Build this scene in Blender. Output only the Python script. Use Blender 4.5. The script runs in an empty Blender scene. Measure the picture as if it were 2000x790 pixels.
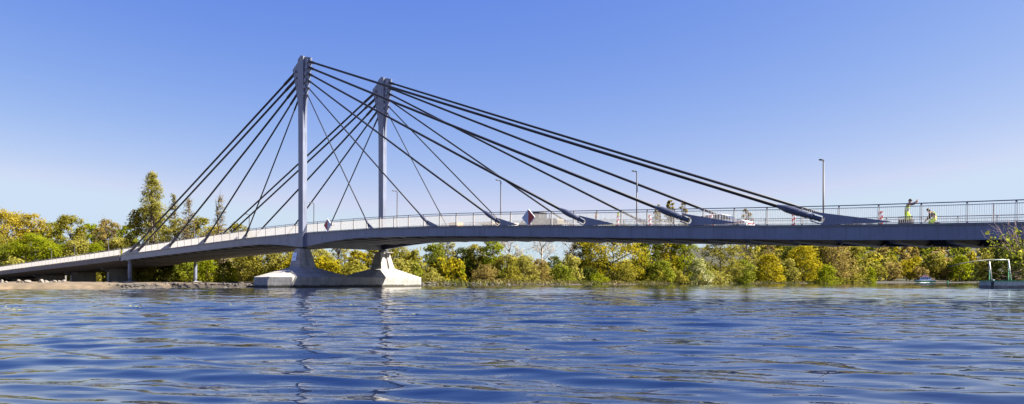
import bpy, math, random
import numpy as np
from mathutils import Vector, Matrix
R = math.radians
C = bpy.context.scene.collection
SC = bpy.context.scene
F, HZ, CAMH = 1400.0, 550.0, 0.74          # focal length in photo pixels, horizon row, camera height above the water

# ------------------------------------------------------------------ materials
def _n(nt, t, **kw):
    n = nt.nodes.new(t)
    for k, v in kw.items():
        setattr(n, k, v)
    return n

def mat(name, col, rough=.6, metal=0., var=.12, scale=2., bump=0., bscale=20., spec=.5, streak=0., col2=None, coord='Object'):
    """Painted / plain surface with mottling, optional rain streaks and bump."""
    m = bpy.data.materials.new(name); m.use_nodes = True
    nt = m.node_tree; b = nt.nodes['Principled BSDF']; L = nt.links
    tc = _n(nt, 'ShaderNodeTexCoord')
    nz = _n(nt, 'ShaderNodeTexNoise'); nz.inputs['Scale'].default_value = scale; nz.inputs['Detail'].default_value = 6
    L.new(tc.outputs[coord], nz.inputs['Vector'])
    mx = _n(nt, 'ShaderNodeMix', data_type='RGBA')
    c2 = col2 or tuple(c * (1 - 2 * var) for c in col)
    c1 = tuple(min(1, c * (1 + var)) for c in col)
    mx.inputs[6].default_value = (*c2, 1); mx.inputs[7].default_value = (*c1, 1)
    rp = _n(nt, 'ShaderNodeMapRange'); rp.inputs[1].default_value = .3; rp.inputs[2].default_value = .7
    L.new(nz.outputs['Fac'], rp.inputs[0]); L.new(rp.outputs[0], mx.inputs[0])
    out = mx.outputs[2]
    if streak:
        mp = _n(nt, 'ShaderNodeMapping'); mp.inputs['Scale'].default_value = (3.0, 3.0, .18)
        L.new(tc.outputs[coord], mp.inputs[0])
        n2 = _n(nt, 'ShaderNodeTexNoise'); n2.inputs['Scale'].default_value = 1.6; n2.inputs['Detail'].default_value = 5
        L.new(mp.outputs[0], n2.inputs['Vector'])
        r2 = _n(nt, 'ShaderNodeMapRange'); r2.inputs[1].default_value = .5; r2.inputs[2].default_value = .72
        r2.inputs[3].default_value = 1; r2.inputs[4].default_value = 1 - streak
        L.new(n2.outputs['Fac'], r2.inputs[0])
        mm = _n(nt, 'ShaderNodeMix', data_type='RGBA', blend_type='MULTIPLY'); mm.inputs[0].default_value = 1
        L.new(out, mm.inputs[6]); L.new(r2.outputs[0], mm.inputs[7]); out = mm.outputs[2]
    L.new(out, b.inputs['Base Color'])
    b.inputs['Roughness'].default_value = rough; b.inputs['Metallic'].default_value = metal
    b.inputs['Specular IOR Level'].default_value = spec
    if bump:
        n3 = _n(nt, 'ShaderNodeTexNoise'); n3.inputs['Scale'].default_value = bscale; n3.inputs['Detail'].default_value = 5
        L.new(tc.outputs[coord], n3.inputs['Vector'])
        bp = _n(nt, 'ShaderNodeBump'); bp.inputs['Strength'].default_value = bump; bp.inputs['Distance'].default_value = .05
        L.new(n3.outputs['Fac'], bp.inputs['Height']); L.new(bp.outputs[0], b.inputs['Normal'])
    return m

def leaf_mat(name, a, b_, c, trans=.58, scale=.45):
    m = bpy.data.materials.new(name); m.use_nodes = True
    nt = m.node_tree; L = nt.links; nt.nodes.remove(nt.nodes['Principled BSDF'])
    out = nt.nodes['Material Output']
    geo = _n(nt, 'ShaderNodeNewGeometry'); tc = _n(nt, 'ShaderNodeTexCoord')
    nz = _n(nt, 'ShaderNodeTexNoise'); nz.inputs['Scale'].default_value = scale; nz.inputs['Detail'].default_value = 3
    L.new(tc.outputs['Object'], nz.inputs['Vector'])
    ad = _n(nt, 'ShaderNodeMath', operation='MULTIPLY_ADD'); ad.inputs[1].default_value = .35
    L.new(geo.outputs['Random Per Island'], ad.inputs[0])
    mr = _n(nt, 'ShaderNodeMapRange'); mr.inputs[1].default_value = .3; mr.inputs[2].default_value = .7; mr.inputs[4].default_value = .65
    L.new(nz.outputs['Fac'], mr.inputs[0]); L.new(mr.outputs[0], ad.inputs[2])
    cr = _n(nt, 'ShaderNodeValToRGB')
    cr.color_ramp.elements[0].color = (*a, 1); cr.color_ramp.elements[1].color = (*c, 1)
    e = cr.color_ramp.elements.new(.5); e.color = (*b_, 1)
    L.new(ad.outputs[0], cr.inputs[0])
    d = _n(nt, 'ShaderNodeBsdfDiffuse'); t = _n(nt, 'ShaderNodeBsdfTranslucent'); mx = _n(nt, 'ShaderNodeMixShader')
    L.new(cr.outputs[0], d.inputs[0]); L.new(cr.outputs[0], t.inputs[0])
    mx.inputs[0].default_value = trans
    L.new(d.outputs[0], mx.inputs[1]); L.new(t.outputs[0], mx.inputs[2]); L.new(mx.outputs[0], out.inputs[0])
    return m

STEEL = mat('grey_blue_paint', (.165, .185, .255), .42, 0, .08, .7, .05, 6, streak=.32)
STEEL_D = mat('underside_paint', (.17, .175, .19), .5, 0, .1, .8, streak=.2)
CABLE = mat('cable_sheath', (.012, .014, .022), .55, 0, .1, 3, spec=.3)
SOCK = mat('socket_paint', (.055, .062, .092), .42, 0, .1, 4)
GALV = mat('galvanised_rail', (.28, .27, .27), .5, .0, .08, 5)
GALV_D = mat('dark_handrail', (.10, .115, .15), .4, .2, .08, 5)
CONC = None
ASPH = mat('asphalt', (.05, .05, .052), .85, 0, .15, 6, .3, 60)
PAVE = mat('footway_coating', (.30, .29, .28), .8, 0, .1, 4)
WHITE = mat('white_paint', (.78, .78, .78), .45, 0, .03, 3)
RED = mat('red_sign_paint', (.38, .012, .012), .4, 0, .05, 3)
BLACK = mat('black_rubber', (.02, .02, .022), .6, 0, .1, 5)
YELLOW = mat('amber_plastic', (.72, .42, .03), .3, 0, .05, 5)
LAMPM = mat('lamp_grey', (.014, .016, .024), .5, .0, .06, 4)
BARK = mat('bark', (.13, .10, .075), .9, 0, .3, 5, .5, 14)
BARK_L = mat('pale_bark', (.34, .28, .21), .9, 0, .25, 5, .4, 14)
STONE = mat('pale_stone', (.20, .175, .145), .9, 0, .25, 3, .6, 6)
HIVIS = mat('lime_workwear', (.42, .60, .006), .7, 0, .1, 6)
DARKCLOTH = mat('dark_shirt', (.05, .035, .03), .8, 0, .15, 6)
SKINM = mat('skin', (.42, .24, .17), .6, 0, .06, 8)
HAIRM = mat('dark_hair', (.025, .018, .014), .6, 0, .2, 20)
TAN = mat('tan_timber', (.42, .29, .16), .8, 0, .2, 4, .2, 20)
GLASS = mat('dark_glass', (.02, .025, .03), .08, 0, .1, 2)
CREAM = mat('cream_machine_paint', (.17, .15, .11), .4, 0, .08, 3)
MGREY = mat('machine_grey', (.16, .165, .17), .5, 0, .1, 4)
BLUEP = mat('bright_blue_plastic', (.02, .22, .62), .4, 0, .06, 4)
GREENP = mat('green_paint', (.05, .30, .10), .5, 0, .1, 4)
PALEBLUE = mat('pale_blue_enamel', (.36, .52, .78), .35, 0, .04, 4)

def concrete(name, base, wet=True):
    m = mat(name, base, .8, 0, .12, 1.1, .25, 9, streak=.28)
    nt = m.node_tree; L = nt.links; b = nt.nodes['Principled BSDF']
    if wet:                                         # algae band just above the water line
        tc = _n(nt, 'ShaderNodeNewGeometry'); sx = _n(nt, 'ShaderNodeSeparateXYZ'); L.new(tc.outputs['Position'], sx.inputs[0])
        nz = _n(nt, 'ShaderNodeTexNoise'); nz.inputs['Scale'].default_value = 1.7; nz.inputs['Detail'].default_value = 5
        L.new(tc.outputs['Position'], nz.inputs['Vector'])
        ma = _n(nt, 'ShaderNodeMath', operation='MULTIPLY_ADD'); ma.inputs[1].default_value = -.35
        L.new(nz.outputs['Fac'], ma.inputs[0]); L.new(sx.outputs[2], ma.inputs[2])
        mr = _n(nt, 'ShaderNodeMapRange'); mr.inputs[1].default_value = .04; mr.inputs[2].default_value = .20
        mr.inputs[3].default_value = 1; mr.inputs[4].default_value = 0
        L.new(ma.outputs[0], mr.inputs[0])
        src = b.inputs['Base Color'].links[0].from_socket
        to = _n(nt, 'ShaderNodeTexCoord'); so_ = _n(nt, 'ShaderNodeSeparateXYZ'); L.new(to.outputs['Object'], so_.inputs[0])      # formwork joints
        for axis_, per, off in ((1, 2.45, .4), (2, 1.02, .28)):
            f1 = _n(nt, 'ShaderNodeMath', operation='MULTIPLY_ADD'); f1.inputs[1].default_value = 1/per; f1.inputs[2].default_value = off; L.new(so_.outputs[axis_], f1.inputs[0])
            f2 = _n(nt, 'ShaderNodeMath', operation='FRACT'); L.new(f1.outputs[0], f2.inputs[0])
            f3 = _n(nt, 'ShaderNodeMath', operation='GREATER_THAN'); f3.inputs[1].default_value = .05/per; L.new(f2.outputs[0], f3.inputs[0])
            f4 = _n(nt, 'ShaderNodeMapRange'); f4.inputs[3].default_value = .72; L.new(f3.outputs[0], f4.inputs[0])
            fm = _n(nt, 'ShaderNodeMix', data_type='RGBA', blend_type='MULTIPLY'); fm.inputs[0].default_value = 1; L.new(src, fm.inputs[6]); L.new(f4.outputs[0], fm.inputs[7]); src = fm.outputs[2]
        mx = _n(nt, 'ShaderNodeMix', data_type='RGBA'); mx.inputs[7].default_value = (.035, .032, .022, 1)
        L.new(mr.outputs[0], mx.inputs[0]); L.new(src, mx.inputs[6]); L.new(mx.outputs[2], b.inputs['Base Color'])
    return m
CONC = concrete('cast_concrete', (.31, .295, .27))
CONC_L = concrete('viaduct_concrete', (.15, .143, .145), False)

def stripes(name, a, b_, freq, ang):
    m = bpy.data.materials.new(name); m.use_nodes = True
    nt = m.node_tree; L = nt.links; b = nt.nodes['Principled BSDF']
    tc = _n(nt, 'ShaderNodeTexCoord'); mp = _n(nt, 'ShaderNodeMapping'); mp.inputs['Rotation'].default_value = (0, ang, 0)
    L.new(tc.outputs['Object'], mp.inputs[0]); sx = _n(nt, 'ShaderNodeSeparateXYZ'); L.new(mp.outputs[0], sx.inputs[0])
    fr = _n(nt, 'ShaderNodeMath', operation='MULTIPLY'); fr.inputs[1].default_value = freq; L.new(sx.outputs[2], fr.inputs[0])
    f2 = _n(nt, 'ShaderNodeMath', operation='FRACT'); L.new(fr.outputs[0], f2.inputs[0])
    gt = _n(nt, 'ShaderNodeMath', operation='GREATER_THAN'); gt.inputs[1].default_value = .5; L.new(f2.outputs[0], gt.inputs[0])
    mx = _n(nt, 'ShaderNodeMix', data_type='RGBA'); mx.inputs[6].default_value = (*a, 1); mx.inputs[7].default_value = (*b_, 1)
    L.new(gt.outputs[0], mx.inputs[0]); L.new(mx.outputs[2], b.inputs['Base Color']); b.inputs['Roughness'].default_value = .4
    return m
STRIPE = stripes('red_white_stripes', (.8, .8, .8), (.55, .03, .02), 3.2, R(35))

# ------------------------------------------------------------------ mesh helpers
class MB:
    def __init__(s): s.v = []; s.f = []
    def add(s, vs, fs):
        o = len(s.v); s.v += [tuple(v) for v in vs]; s.f += [tuple(i + o for i in f) for f in fs]
    def box(s, x0, x1, y0, y1, z0, z1):
        s.add([(x0,y0,z0),(x1,y0,z0),(x1,y1,z0),(x0,y1,z0),(x0,y0,z1),(x1,y0,z1),(x1,y1,z1),(x0,y1,z1)],
              [(0,3,2,1),(4,5,6,7),(0,1,5,4),(1,2,6,5),(2,3,7,6),(3,0,4,7)])
    def loft(s, rings, cap=True):
        n = len(rings[0]); vs = [p for r in rings for p in r]; fs = []
        for i in range(len(rings) - 1):
            for j in range(n):
                a = i*n + j; b = i*n + (j+1) % n
                fs.append((a, b, b + n, a + n))
        if cap:
            fs.append(tuple(range(n - 1, -1, -1))); fs.append(tuple((len(rings)-1)*n + j for j in range(n)))
        s.add(vs, fs)
    def tube(s, pts, rad, sides=8):
        pts = [Vector(p) for p in pts]
        if not isinstance(rad, (list, tuple)): rad = [rad] * len(pts)
        rings = []; up = None
        for i, p in enumerate(pts):
            d = (pts[min(i+1, len(pts)-1)] - pts[max(i-1, 0)]).normalized()
            if up is None:
                up = Vector((0,0,1)) if abs(d.z) < .95 else Vector((1,0,0))
            x = d.cross(up).normalized(); y = x.cross(d).normalized(); up = y
            rings.append([p + (x*math.cos(2*math.pi*k/sides) + y*math.sin(2*math.pi*k/sides))*rad[i] for k in range(sides)])
        s.loft(rings)
    def prism(s, poly, axis, a, b):
        """poly: 2-D outline; axis: 'y' -> outline in (x,z), 'z' -> (x,y), 'x' -> (y,z)"""
        def P(u, v, w): return {'y': (u, w, v), 'z': (u, v, w), 'x': (w, u, v)}[axis]
        s.loft([[P(u, v, a) for u, v in poly], [P(u, v, b) for u, v in poly]])
    def build(s, name, m, parent=None, smooth=False, loc=None):
        me = bpy.data.meshes.new(name); me.from_pydata(s.v, [], s.f)
        import bmesh
        bm = bmesh.new(); bm.from_mesh(me); bmesh.ops.recalc_face_normals(bm, faces=bm.faces); bm.to_mesh(me); bm.free()
        if smooth:
            me.polygons.foreach_set('use_smooth', [True]*len(me.polygons))
        me.materials.append(m)
        o = bpy.data.objects.new(name, me); C.objects.link(o)
        if parent: o.parent = parent
        if loc: o.location = loc
        return o

def tag(o, label=None, cat=None, group=None, kind=None):
    for k, v in (('label', label), ('category', cat), ('group', group), ('kind', kind)):
        if v: o[k] = v
    return o
def empty(name, loc, rz=0., label=None, cat=None, group=None):
    o = bpy.data.objects.new(name, None); C.objects.link(o); o.empty_display_size = .3
    o.location = loc; o.rotation_euler = (0, 0, rz); return tag(o, label, cat, group)
def copy_tree(o, parent=None):
    c = o.copy(); C.objects.link(c); c.parent = parent
    for ch in [x for x in C.objects if x.parent == o]: copy_tree(ch, c)
    return c
def np_mesh(name, V, faces4, m, parent=None, smooth=False, mats=None):
    me = bpy.data.meshes.new(name); nv = len(V); nf = len(faces4)
    me.vertices.add(nv); me.vertices.foreach_set('co', np.asarray(V, dtype=np.float32).ravel())
    me.loops.add(nf*4); me.loops.foreach_set('vertex_index', np.asarray(faces4, dtype=np.int32).ravel())
    me.polygons.add(nf); me.polygons.foreach_set('loop_start', np.arange(nf, dtype=np.int32)*4)
    if smooth: me.polygons.foreach_set('use_smooth', np.ones(nf, dtype=bool))
    me.update(calc_edges=True); me.validate()
    me.materials.append(m)
    o = bpy.data.objects.new(name, me); C.objects.link(o)
    if parent: o.parent = parent
    return o

# ------------------------------------------------------------------ bridge frame: t along the bridge, n across it
P1 = (-25.79, 88.3); RV = (.7505, -.6608); NV = (.6608, .7505); BA = math.atan2(RV[1], RV[0]); W = 12.36
def wp(t, n, z=0.): return (P1[0] + t*RV[0] + n*NV[0], P1[1] + t*RV[1] + n*NV[1], z)
_T = np.arange(-200, 130.01, .5)
_k = np.array([(-200,1.9),(-170,2.4),(-132,3.3),(-108,3.95),(-87,4.5),(-70,4.95),(-57,5.35),(-49,5.62),(-37,5.95),(-25,6.3),(-13.5,6.58),(0,6.7),
               (13.7,6.58),(23.4,6.32),(33,5.9),(42.6,5.4),(61.8,4.45),(72.7,4.06),(85,3.75),(100,3.5),(130,3.3)])
_Z = np.interp(_T, _k[:,0], _k[:,1]); _g = np.exp(-.5*(np.arange(-12,13)/5.)**2); _g /= _g.sum()
_Z = np.convolve(np.pad(_Z, 12, mode='edge'), _g, 'valid')
def zt(t): return float(np.interp(t, _T, _Z))
def depth(t): return .93 + .80*max(0., 1 - abs(t)/11.)**1.55
T0, T1 = -57.5, 96.

bridge = empty('cable_stayed_bridge', (P1[0], P1[1], 0), BA,
    'grey cable stayed road bridge with two slender steel pylons standing on a concrete river pier', 'bridge')
ts = list(np.arange(T0, T1 + .01, 1.5))
b = MB(); b.loft([[(t,-.08,zt(t)-.02),(t,-.08,zt(t)-.11),(t,.12,zt(t)-.13),(t,.5,zt(t)-.42),(t,W-.5,zt(t)-.42),(t,W-.12,zt(t)-.13),
                   (t,W+.08,zt(t)-.11),(t,W+.08,zt(t)-.02),(t,10.2,zt(t)),(t,10.2,zt(t)-.13),(t,2.2,zt(t)-.13),(t,2.2,zt(t))] for t in ts])
b.build('deck', STEEL_D, bridge)
b = MB(); b.loft([[(t,2.25,zt(t)-.124),(t,10.15,zt(t)-.124),(t,10.15,zt(t)-.09),(t,2.25,zt(t)-.09)] for t in ts]); road = b.build('roadway', ASPH, bridge)
b = MB()
b.loft([[(u,6.14,zt(u)-.086),(u,6.26,zt(u)-.086),(u,6.26,zt(u)-.082),(u,6.14,zt(u)-.082)] for u in ts])
b.build('lane_marking', WHITE, road)
for n0, n1 in ((.05, 2.18), (10.22, W-.05)):
    b = MB(); b.loft([[(t,n0,zt(t)+.004),(t,n0,zt(t)+.03),(t,n1,zt(t)+.03),(t,n1,zt(t)+.004)] for t in ts]); b.build('footway', PAVE, bridge)
tg = sorted(set(ts) | set(np.arange(-12, 12.1, .5)))
for side, n0 in ((1, .0), (-1, W)):
    b = MB()
    b.loft([[(t,n0,zt(t)-.11),(t,n0,zt(t)-depth(t)),(t,n0+.03*side,zt(t)-depth(t)),(t,n0+.03*side,zt(t)-.11)] for t in tg])
    b.loft([[(t,n0-.05*side,zt(t)-depth(t)-.002),(t,n0-.05*side,zt(t)-depth(t)-.04),(t,n0+.40*side,zt(t)-depth(t)-.04),(t,n0+.40*side,zt(t)-depth(t)-.002)] for t in tg])
    for t in (-44, -30, -17, -9, -3.2, 4.2, 9, 21, 34, 47, 60, 73):          # butt seams with a thin cover strip
        b.loft([[(t+u, n0-.012*side, z0), (t+u, n0, z0), (t+u, n0, z1), (t+u, n0-.012*side, z1)] for u, z0, z1 in
                ((-.02, zt(t)-depth(t)+.02, zt(t)-.14), (.02, zt(t)-depth(t)+.02, zt(t)-.14))])
    b.build('edge_girder', STEEL, bridge)
# cross beams: plate web + bottom flange, one mesh copied along the deck
BEAM_D = mat('beam_web_shade', (.075, .075, .085), .55, 0, .1, .8)  # dark web, pale flange: shaded and lit stripes put into the colours
b = MB(); b.prism([(.06,-.42),(.06,-.72),(1.6,-1.0),(W-1.6,-1.0),(W-.06,-.72),(W-.06,-.42)], 'x', -.012, .012)
proto = b.build('cross_beam', BEAM_D, bridge)
b = MB(); b.loft([[(-.2,n,z),(.2,n,z),(.2,n,z-.10),(-.2,n,z-.10)] for n, z in ((.10,-.70),(1.6,-1.002),(W-1.6,-1.002),(W-.10,-.70))])
b.build('bottom_flange', mat('flange_lit_tone', (.27, .265, .26), .5, 0, .1, .8), proto)  # pale tone stands in for light on the flange
first = True
for t in np.arange(T0 + 1.6, T1, 3.2):
    if abs(t) < 1.2: continue
    o = proto if first else copy_tree(proto, bridge)
    first = False; o.location = (t, 0, zt(t))
b = MB(); b.box(-.45, .45, .45, W-.45, zt(0)-1.72, zt(0)-.44)
b.build('pylon_cross_girder', STEEL_D, bridge)
b = MB(); b.box(T0-.1, T0+.35, .1, W-.1, zt(T0)-1.0, zt(T0)-.43); b.build('end_diaphragm', STEEL_D, bridge)

# pylons
ZB = 4.72
def pylon(n0):
    e = bpy.data.objects.new('pylon', None); C.objects.link(e); e.parent = bridge; e.location = (0, n0, 0)
    b = MB(); rr = []
    for z, a, c in ((4.98,.50,.30),(6.9,.50,.30),(14,.50,.29),(20,.52,.29),(23.5,.56,.30),(27.8,.60,.31)):
        rr.append([(-a,-c,z),(a,-c,z),(a,c,z),(-a,c,z)])
    b.loft(rr, cap=False)
    top = [(-.60,-.31,27.8),(.60,-.31,27.8),(.60,.31,27.8),(-.60,.31,27.8)]
    b.add(top + [(-.6,-.31,28.12),(.05,-.31,28.5),(.6,-.31,28.33),(-.6,.31,28.12),(.05,.31,28.5),(.6,.31,28.33)],
          [(0,1,6,5,4),(3,7,8,9,2),(0,4,7,3),(1,2,9,6),(4,5,8,7),(5,6,9,8)])
    b.build('shaft', STEEL, e)
    for sg, pts in ((-1, [(-.5,19.3),(-.62,21),(-1.02,23.4),(-1.55,25.4),(-2.1,27.15),(-.57,28.11),(-.52,28.0)]),
                    (1, [(.5,19.3),(.66,21.2),(1.08,23.5),(1.52,25.4),(1.93,27.9),(.57,28.31),(.52,28.2)])):
        b = MB(); b.prism(pts, 'y', -.11, .11); w = b.build('anchor_wing', STEEL, e)
    b = MB(); b.box(-.57,.57,-.36,.36,6.05,6.13); b.box(-.54,.54,-.335,.335,4.99,6.72); b.box(-.62,.62,-.40,.40,4.98,5.06)
    b.box(.52,.86,-.05,.05,5.1,6.55); b.build('deck_collar', STEEL, e)
    b = MB(); b.box(-.42,.42,-.36,.36,ZB-.02,4.98); b.build('bearing', BLACK, e)
    return e
RZ = [23.6, 24.42, 25.2, 25.98, 26.72, 27.42]; RX = [1.12, 1.30, 1.48, 1.62, 1.75, 1.86]; RT = [13.3, 23.1, 32.8, 42.4, 52.1, 61.7]; RR = [.065,.078,.10,.118,.13,.13]
LZ = [23.3, 24.1, 25.0, 25.85, 26.65]; LX = [1.0, 1.2, 1.42, 1.65, 1.9]; LT = [-14.0, -26.0, -37.8, -50.0, -53.3]; LR = [.08,.105,.125,.13,.13]
for n0 in (0., W):
    py = pylon(n0)
    for sg, zs, xs in ((1, RZ, RX), (-1, LZ, LX)):
        for z, x in zip(zs, xs):
            for s2 in (-1, 1):
                b = MB(); b.tube([(sg*(x-.55), s2*.108, z+.12), (sg*(x-.55), s2*.29, z+.12)], .25 if sg > 0 else .15, 14); b.build('anchor_pin', STEEL, py)
    for sg, zs, xs, tt, rad in ((1, RZ, RX, RT, RR), (-1, LZ, LX, LT, LR)):
        for z, x, ta, rc in zip(zs, xs, tt, rad):
            k = rc/.122
            A = Vector((ta, n0, zt(ta) + .34*k)); U = Vector((sg*(x-.1), n0, z)); d = (U - A).normalized()
            b = MB(); b.tube([A + d*1.6*k, A + (U-A)*.35 + Vector((0,0,-.05)), A + (U-A)*.7 + Vector((0,0,-.05)), U], rc, 10); cb = b.build('stay_cable', CABLE, bridge, True)
            prof = [(0,.13),(.02,.155),(.55,.155),(.56,.21),(.68,.21),(.70,.165),(.9,.165),(.91,.205),(1.45,.215),(1.47,.25),(2.2,.25),(2.35,.235),(2.85,.13),(2.95,.12)]
            b = MB(); b.tube([A + d*p*k for p, _ in prof], [q*k for _, q in prof], 14); sk = b.build('anchor_socket', SOCK, cb, False)
            sl = 2.4 if sg < 0 else .7
            b = MB(); b.tube([U - d*sl*k, U - d*(sl-.08)*k, U + d*.05], [rc*1.02, rc*1.32, rc*1.35], 10); b.build('upper_sleeve', CABLE, cb)
            # anchor fin: plate with a U notch that takes the socket
            dx, dz = -sg*math.hypot(d.x, d.y), d.z            # unit axis in (t,z), pointing up the cable ; dx<0 for right-hand stays
            dx = d.x
            def pt(u, v):                                      # u up the axis, v perpendicular (up-left)
                px, pz = -dz, dx
                if pz < 0: px, pz = -px, -pz
                return (A.x + dx*u + px*v, A.z + dz*u + pz*v)
            hw = .235*k; base = zt(ta) - .015
            up = pt(.72*k, hw + .07*k); lo = pt(.62*k, -hw - .07*k)
            slope = abs(dz/dx)*.52; Lr = (up[1]-base)/max(slope, .12)
            lo_u = (lo[1]-base); tl = lo[0] + sg*min(lo_u/abs(dz/dx)*1.05, 3)
            poly = [(tl, base), lo, pt(.62*k, -hw), pt(.0, -hw), pt(-.14*k, -hw*.7), pt(-.2*k, 0), pt(-.14*k, hw*.7), pt(0, hw), pt(.72*k, hw), up]
            ex = up[0] + sg*Lr
            poly += [(up[0] + sg*Lr*.96, base + .06), (ex, base)]
            b = MB(); b.prism(poly, 'y', n0-.04, n0+.04); b.build('anchor_fin', STEEL, bridge)

# railings: flat balusters, handrail, posts
def railing(parent, n0, ta, tb, gap=2.4, skip=None, side=1):
    fb = MB(); t = ta + .06
    while t < tb:
        z = zt(t); fb.box(t-.006, t+.006, n0-.024, n0+.024, z+.13, z+1.10); t += .12
    tt = list(np.arange(ta, tb, 1.2)) + [tb]
    for za, zb in ((.09,.13),(1.10,1.14)):
        fb.loft([[(q,n0-.022,zt(q)+za),(q,n0+.022,zt(q)+za),(q,n0+.022,zt(q)+zb),(q,n0-.022,zt(q)+zb)] for q in tt])
    rl = fb.build('railing', GALV, parent)
    hb = MB(); hb.tube([(q,n0,zt(q)+1.29) for q in tt], .034, 8); hb.build('handrail', GALV_D, rl, True)
    pb = MB(); pb.box(-.05,-.035,-.04,.04,.0,1.27); pb.box(.035,.05,-.04,.04,.0,1.27); pb.box(-.035,.035,-.03,.03,.0,.1); pb.box(-.034,.034,-.02,.02,1.16,1.262)
    p0 = pb.build('post', GALV, rl); f = True
    for q in np.arange(ta + .4, tb, gap):
        o = p0 if f else p0.copy()
        if not f: C.objects.link(o)
        f = False; o.location = (q, n0, zt(q) + .01)
railing(bridge, .38, T0 - .2, T1)
railing(bridge, W - .38, T0 - .2, T1)

# river pier
PW, PC, PA, PB = 3.55, 1.55, -5.6, W + 5.6
def plan(s=0.):
    return [(-PC+s*.4,PA+s),(PC-s*.4,PA+s),(PW-s,PA+2+s*.4),(PW-s,PB-2-s*.4),(PC-s*.4,PB-s),(-PC+s*.4,PB-s),(-PW+s,PB-2-s*.4),(-PW+s,PA+2+s*.4)]
pier = bpy.data.objects.new('river_pier', None); C.objects.link(pier); pier.parent = bridge
b = MB(); b.loft([[(x,y,z) for x, y in plan(s)] for z, s in ((-1.6,0),(1.24,0),(1.27,.03))]); b.build('foundation_block', CONC, pier)
CT = [(-.5,-.75),(.5,-.75),(.5,-.2),(.38,-.13),(.38,.13),(.5,.2),(.5,.75),(-.5,.75),(-.5,.2),(-.38,.13),(-.38,-.13),(-.5,-.2)]
CBm = [(-1.2,-1.15),(1.2,-1.15),(1.2,-.28),(.95,-.2),(.95,.2),(1.2,.28),(1.2,1.15),(-1.2,1.15),(-1.2,.28),(-.95,.2),(-.95,-.2),(-1.2,-.28)]
for n0, sgn in ((0, 1), (W, -1)):
    # sloping concrete apron that runs down from the column foot to the edge of the block
    ft = [(-1.28,n0-1.22),(1.28,n0-1.22),(1.28,n0+1.22),(-1.28,n0+1.22)]
    if sgn > 0: ed = [(-PC,PA+.03),(PC,PA+.03),(PW-.03,PA+2),(PW-.03,4.6),(-PW+.03,4.6),(-PW+.03,PA+2)]
    else: ed = [(-PW+.03,W-4.6),(PW-.03,W-4.6),(PW-.03,PB-2),(PC,PB-.03),(-PC,PB-.03),(-PW+.03,PB-2)]
    e3 = [(x,y,1.272) for x, y in ed]; f3 = [(x,y,2.42) for x, y in ft]
    b = MB()
    if sgn > 0: fs = [(6,7,1,0),(7,2,1),(7,8,3,2),(8,9,4,3),(9,6,5,4),(6,0,5),(6,9,8,7),(0,1,2,3,4,5)]
    else: fs = [(6,7,1,0),(7,8,2,1),(8,3,2),(8,9,4,3),(9,5,4),(9,6,0,5),(6,9,8,7),(0,1,2,3,4,5)]
    b.add(e3 + f3, fs); b.build('apron', CONC, pier)
    b = MB(); b.loft([[(x,n0+y,2.40) for x, y in CBm], [(x,n0+y,ZB) for x, y in CT]]); col = b.build('column', CONC, pier)
    b = MB(); b.box(-.5,.5,n0-.72,n0+.72,ZB+.001,ZB+.05); b.build('bearing_plate', MGREY, col)
b = MB(); zz = zt(0)-1.9
for s in (-1, 1):
    b.box(s*.9-.35, s*.9+.35, W-.9, W+.9, 4.62, 4.68)
    for u in (-.8, .8):
        b.tube([(s*.9, W+u, 4.65), (s*.9, W+u, 5.0)], .03, 6)
b.build('inspection_platform', GALV, pier)

# steel pendulum supports at the joint
for n0 in (.45, W - .45):
    t = -54.6; zz0 = .55; ztop = zt(t) - depth(t) - .05
    e = bpy.data.objects.new('support_column', None); C.objects.link(e); e.parent = bridge; e.location = (t, n0, 0)
    b = MB(); b.tube([(0,0,zz0+.25),(0,0,zz0+.5),(0,0,zz0+.7),(0,0,ztop-.7),(0,0,ztop-.4),(0,0,ztop-.12)], [.2,.2,.32,.32,.22,.22], 14); b.build('strut', STEEL, e)
    b = MB(); b.box(-.45,.45,-.4,.4,ztop-.13,ztop+.02); b.box(-.38,.38,-.38,.38,zz0+.16,zz0+.26); b.build('end_plate', STEEL, e)
    b = MB(); b.box(-1.0,1.0,-.8,.8,-.3,zz0+.16); b.build('plinth', CONC, e)

# approach viaduct
via = empty('approach_viaduct', (P1[0], P1[1], 0), BA, 'low concrete approach viaduct on wall piers running off behind the sandy left bank', 'bridge')
ta = list(np.arange(-186, T0 - .2, 3.)) + [T0 - .22]
b = MB(); b.loft([[(t,-.12,zt(t)-.02),(t,-.12,zt(t)-.9),(t,.3,zt(t)-.95),(t,3.0,zt(t)-1.55),(t,W-3.0,zt(t)-1.55),(t,W-.3,zt(t)-.95),(t,W+.12,zt(t)-.9),(t,W+.12,zt(t)-.02)] for t in ta])
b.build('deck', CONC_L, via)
b = MB(); b.loft([[(t,1.2,zt(t)-.016),(t,W-1.2,zt(t)-.016),(t,W-1.2,zt(t)+.01),(t,1.2,zt(t)+.01)] for t in ta]); b.build('roadway', ASPH, via)
for t in (-74.4, -95.5, -117.0, -139.0, -160.):
    b = MB(); b.box(t-.5, t+.5, 3.8, 8.6, -.2, zt(t)-1.56)
    pw = b.build('wall_pier', CONC, via)
    b = MB(); b.loft([[(t-.48,3.82,zt(t)-2.3),(t+.48,3.82,zt(t)-2.3),(t+.48,3.82,zt(t)-1.57),(t-.48,3.82,zt(t)-1.57)], [(t-.48,2.7,zt(t)-1.75),(t+.48,2.7,zt(t)-1.75),(t+.48,2.7,zt(t)-1.57),(t-.48,2.7,zt(t)-1.57)]])
    b.build('bracket', CONC_L, pw)
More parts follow.
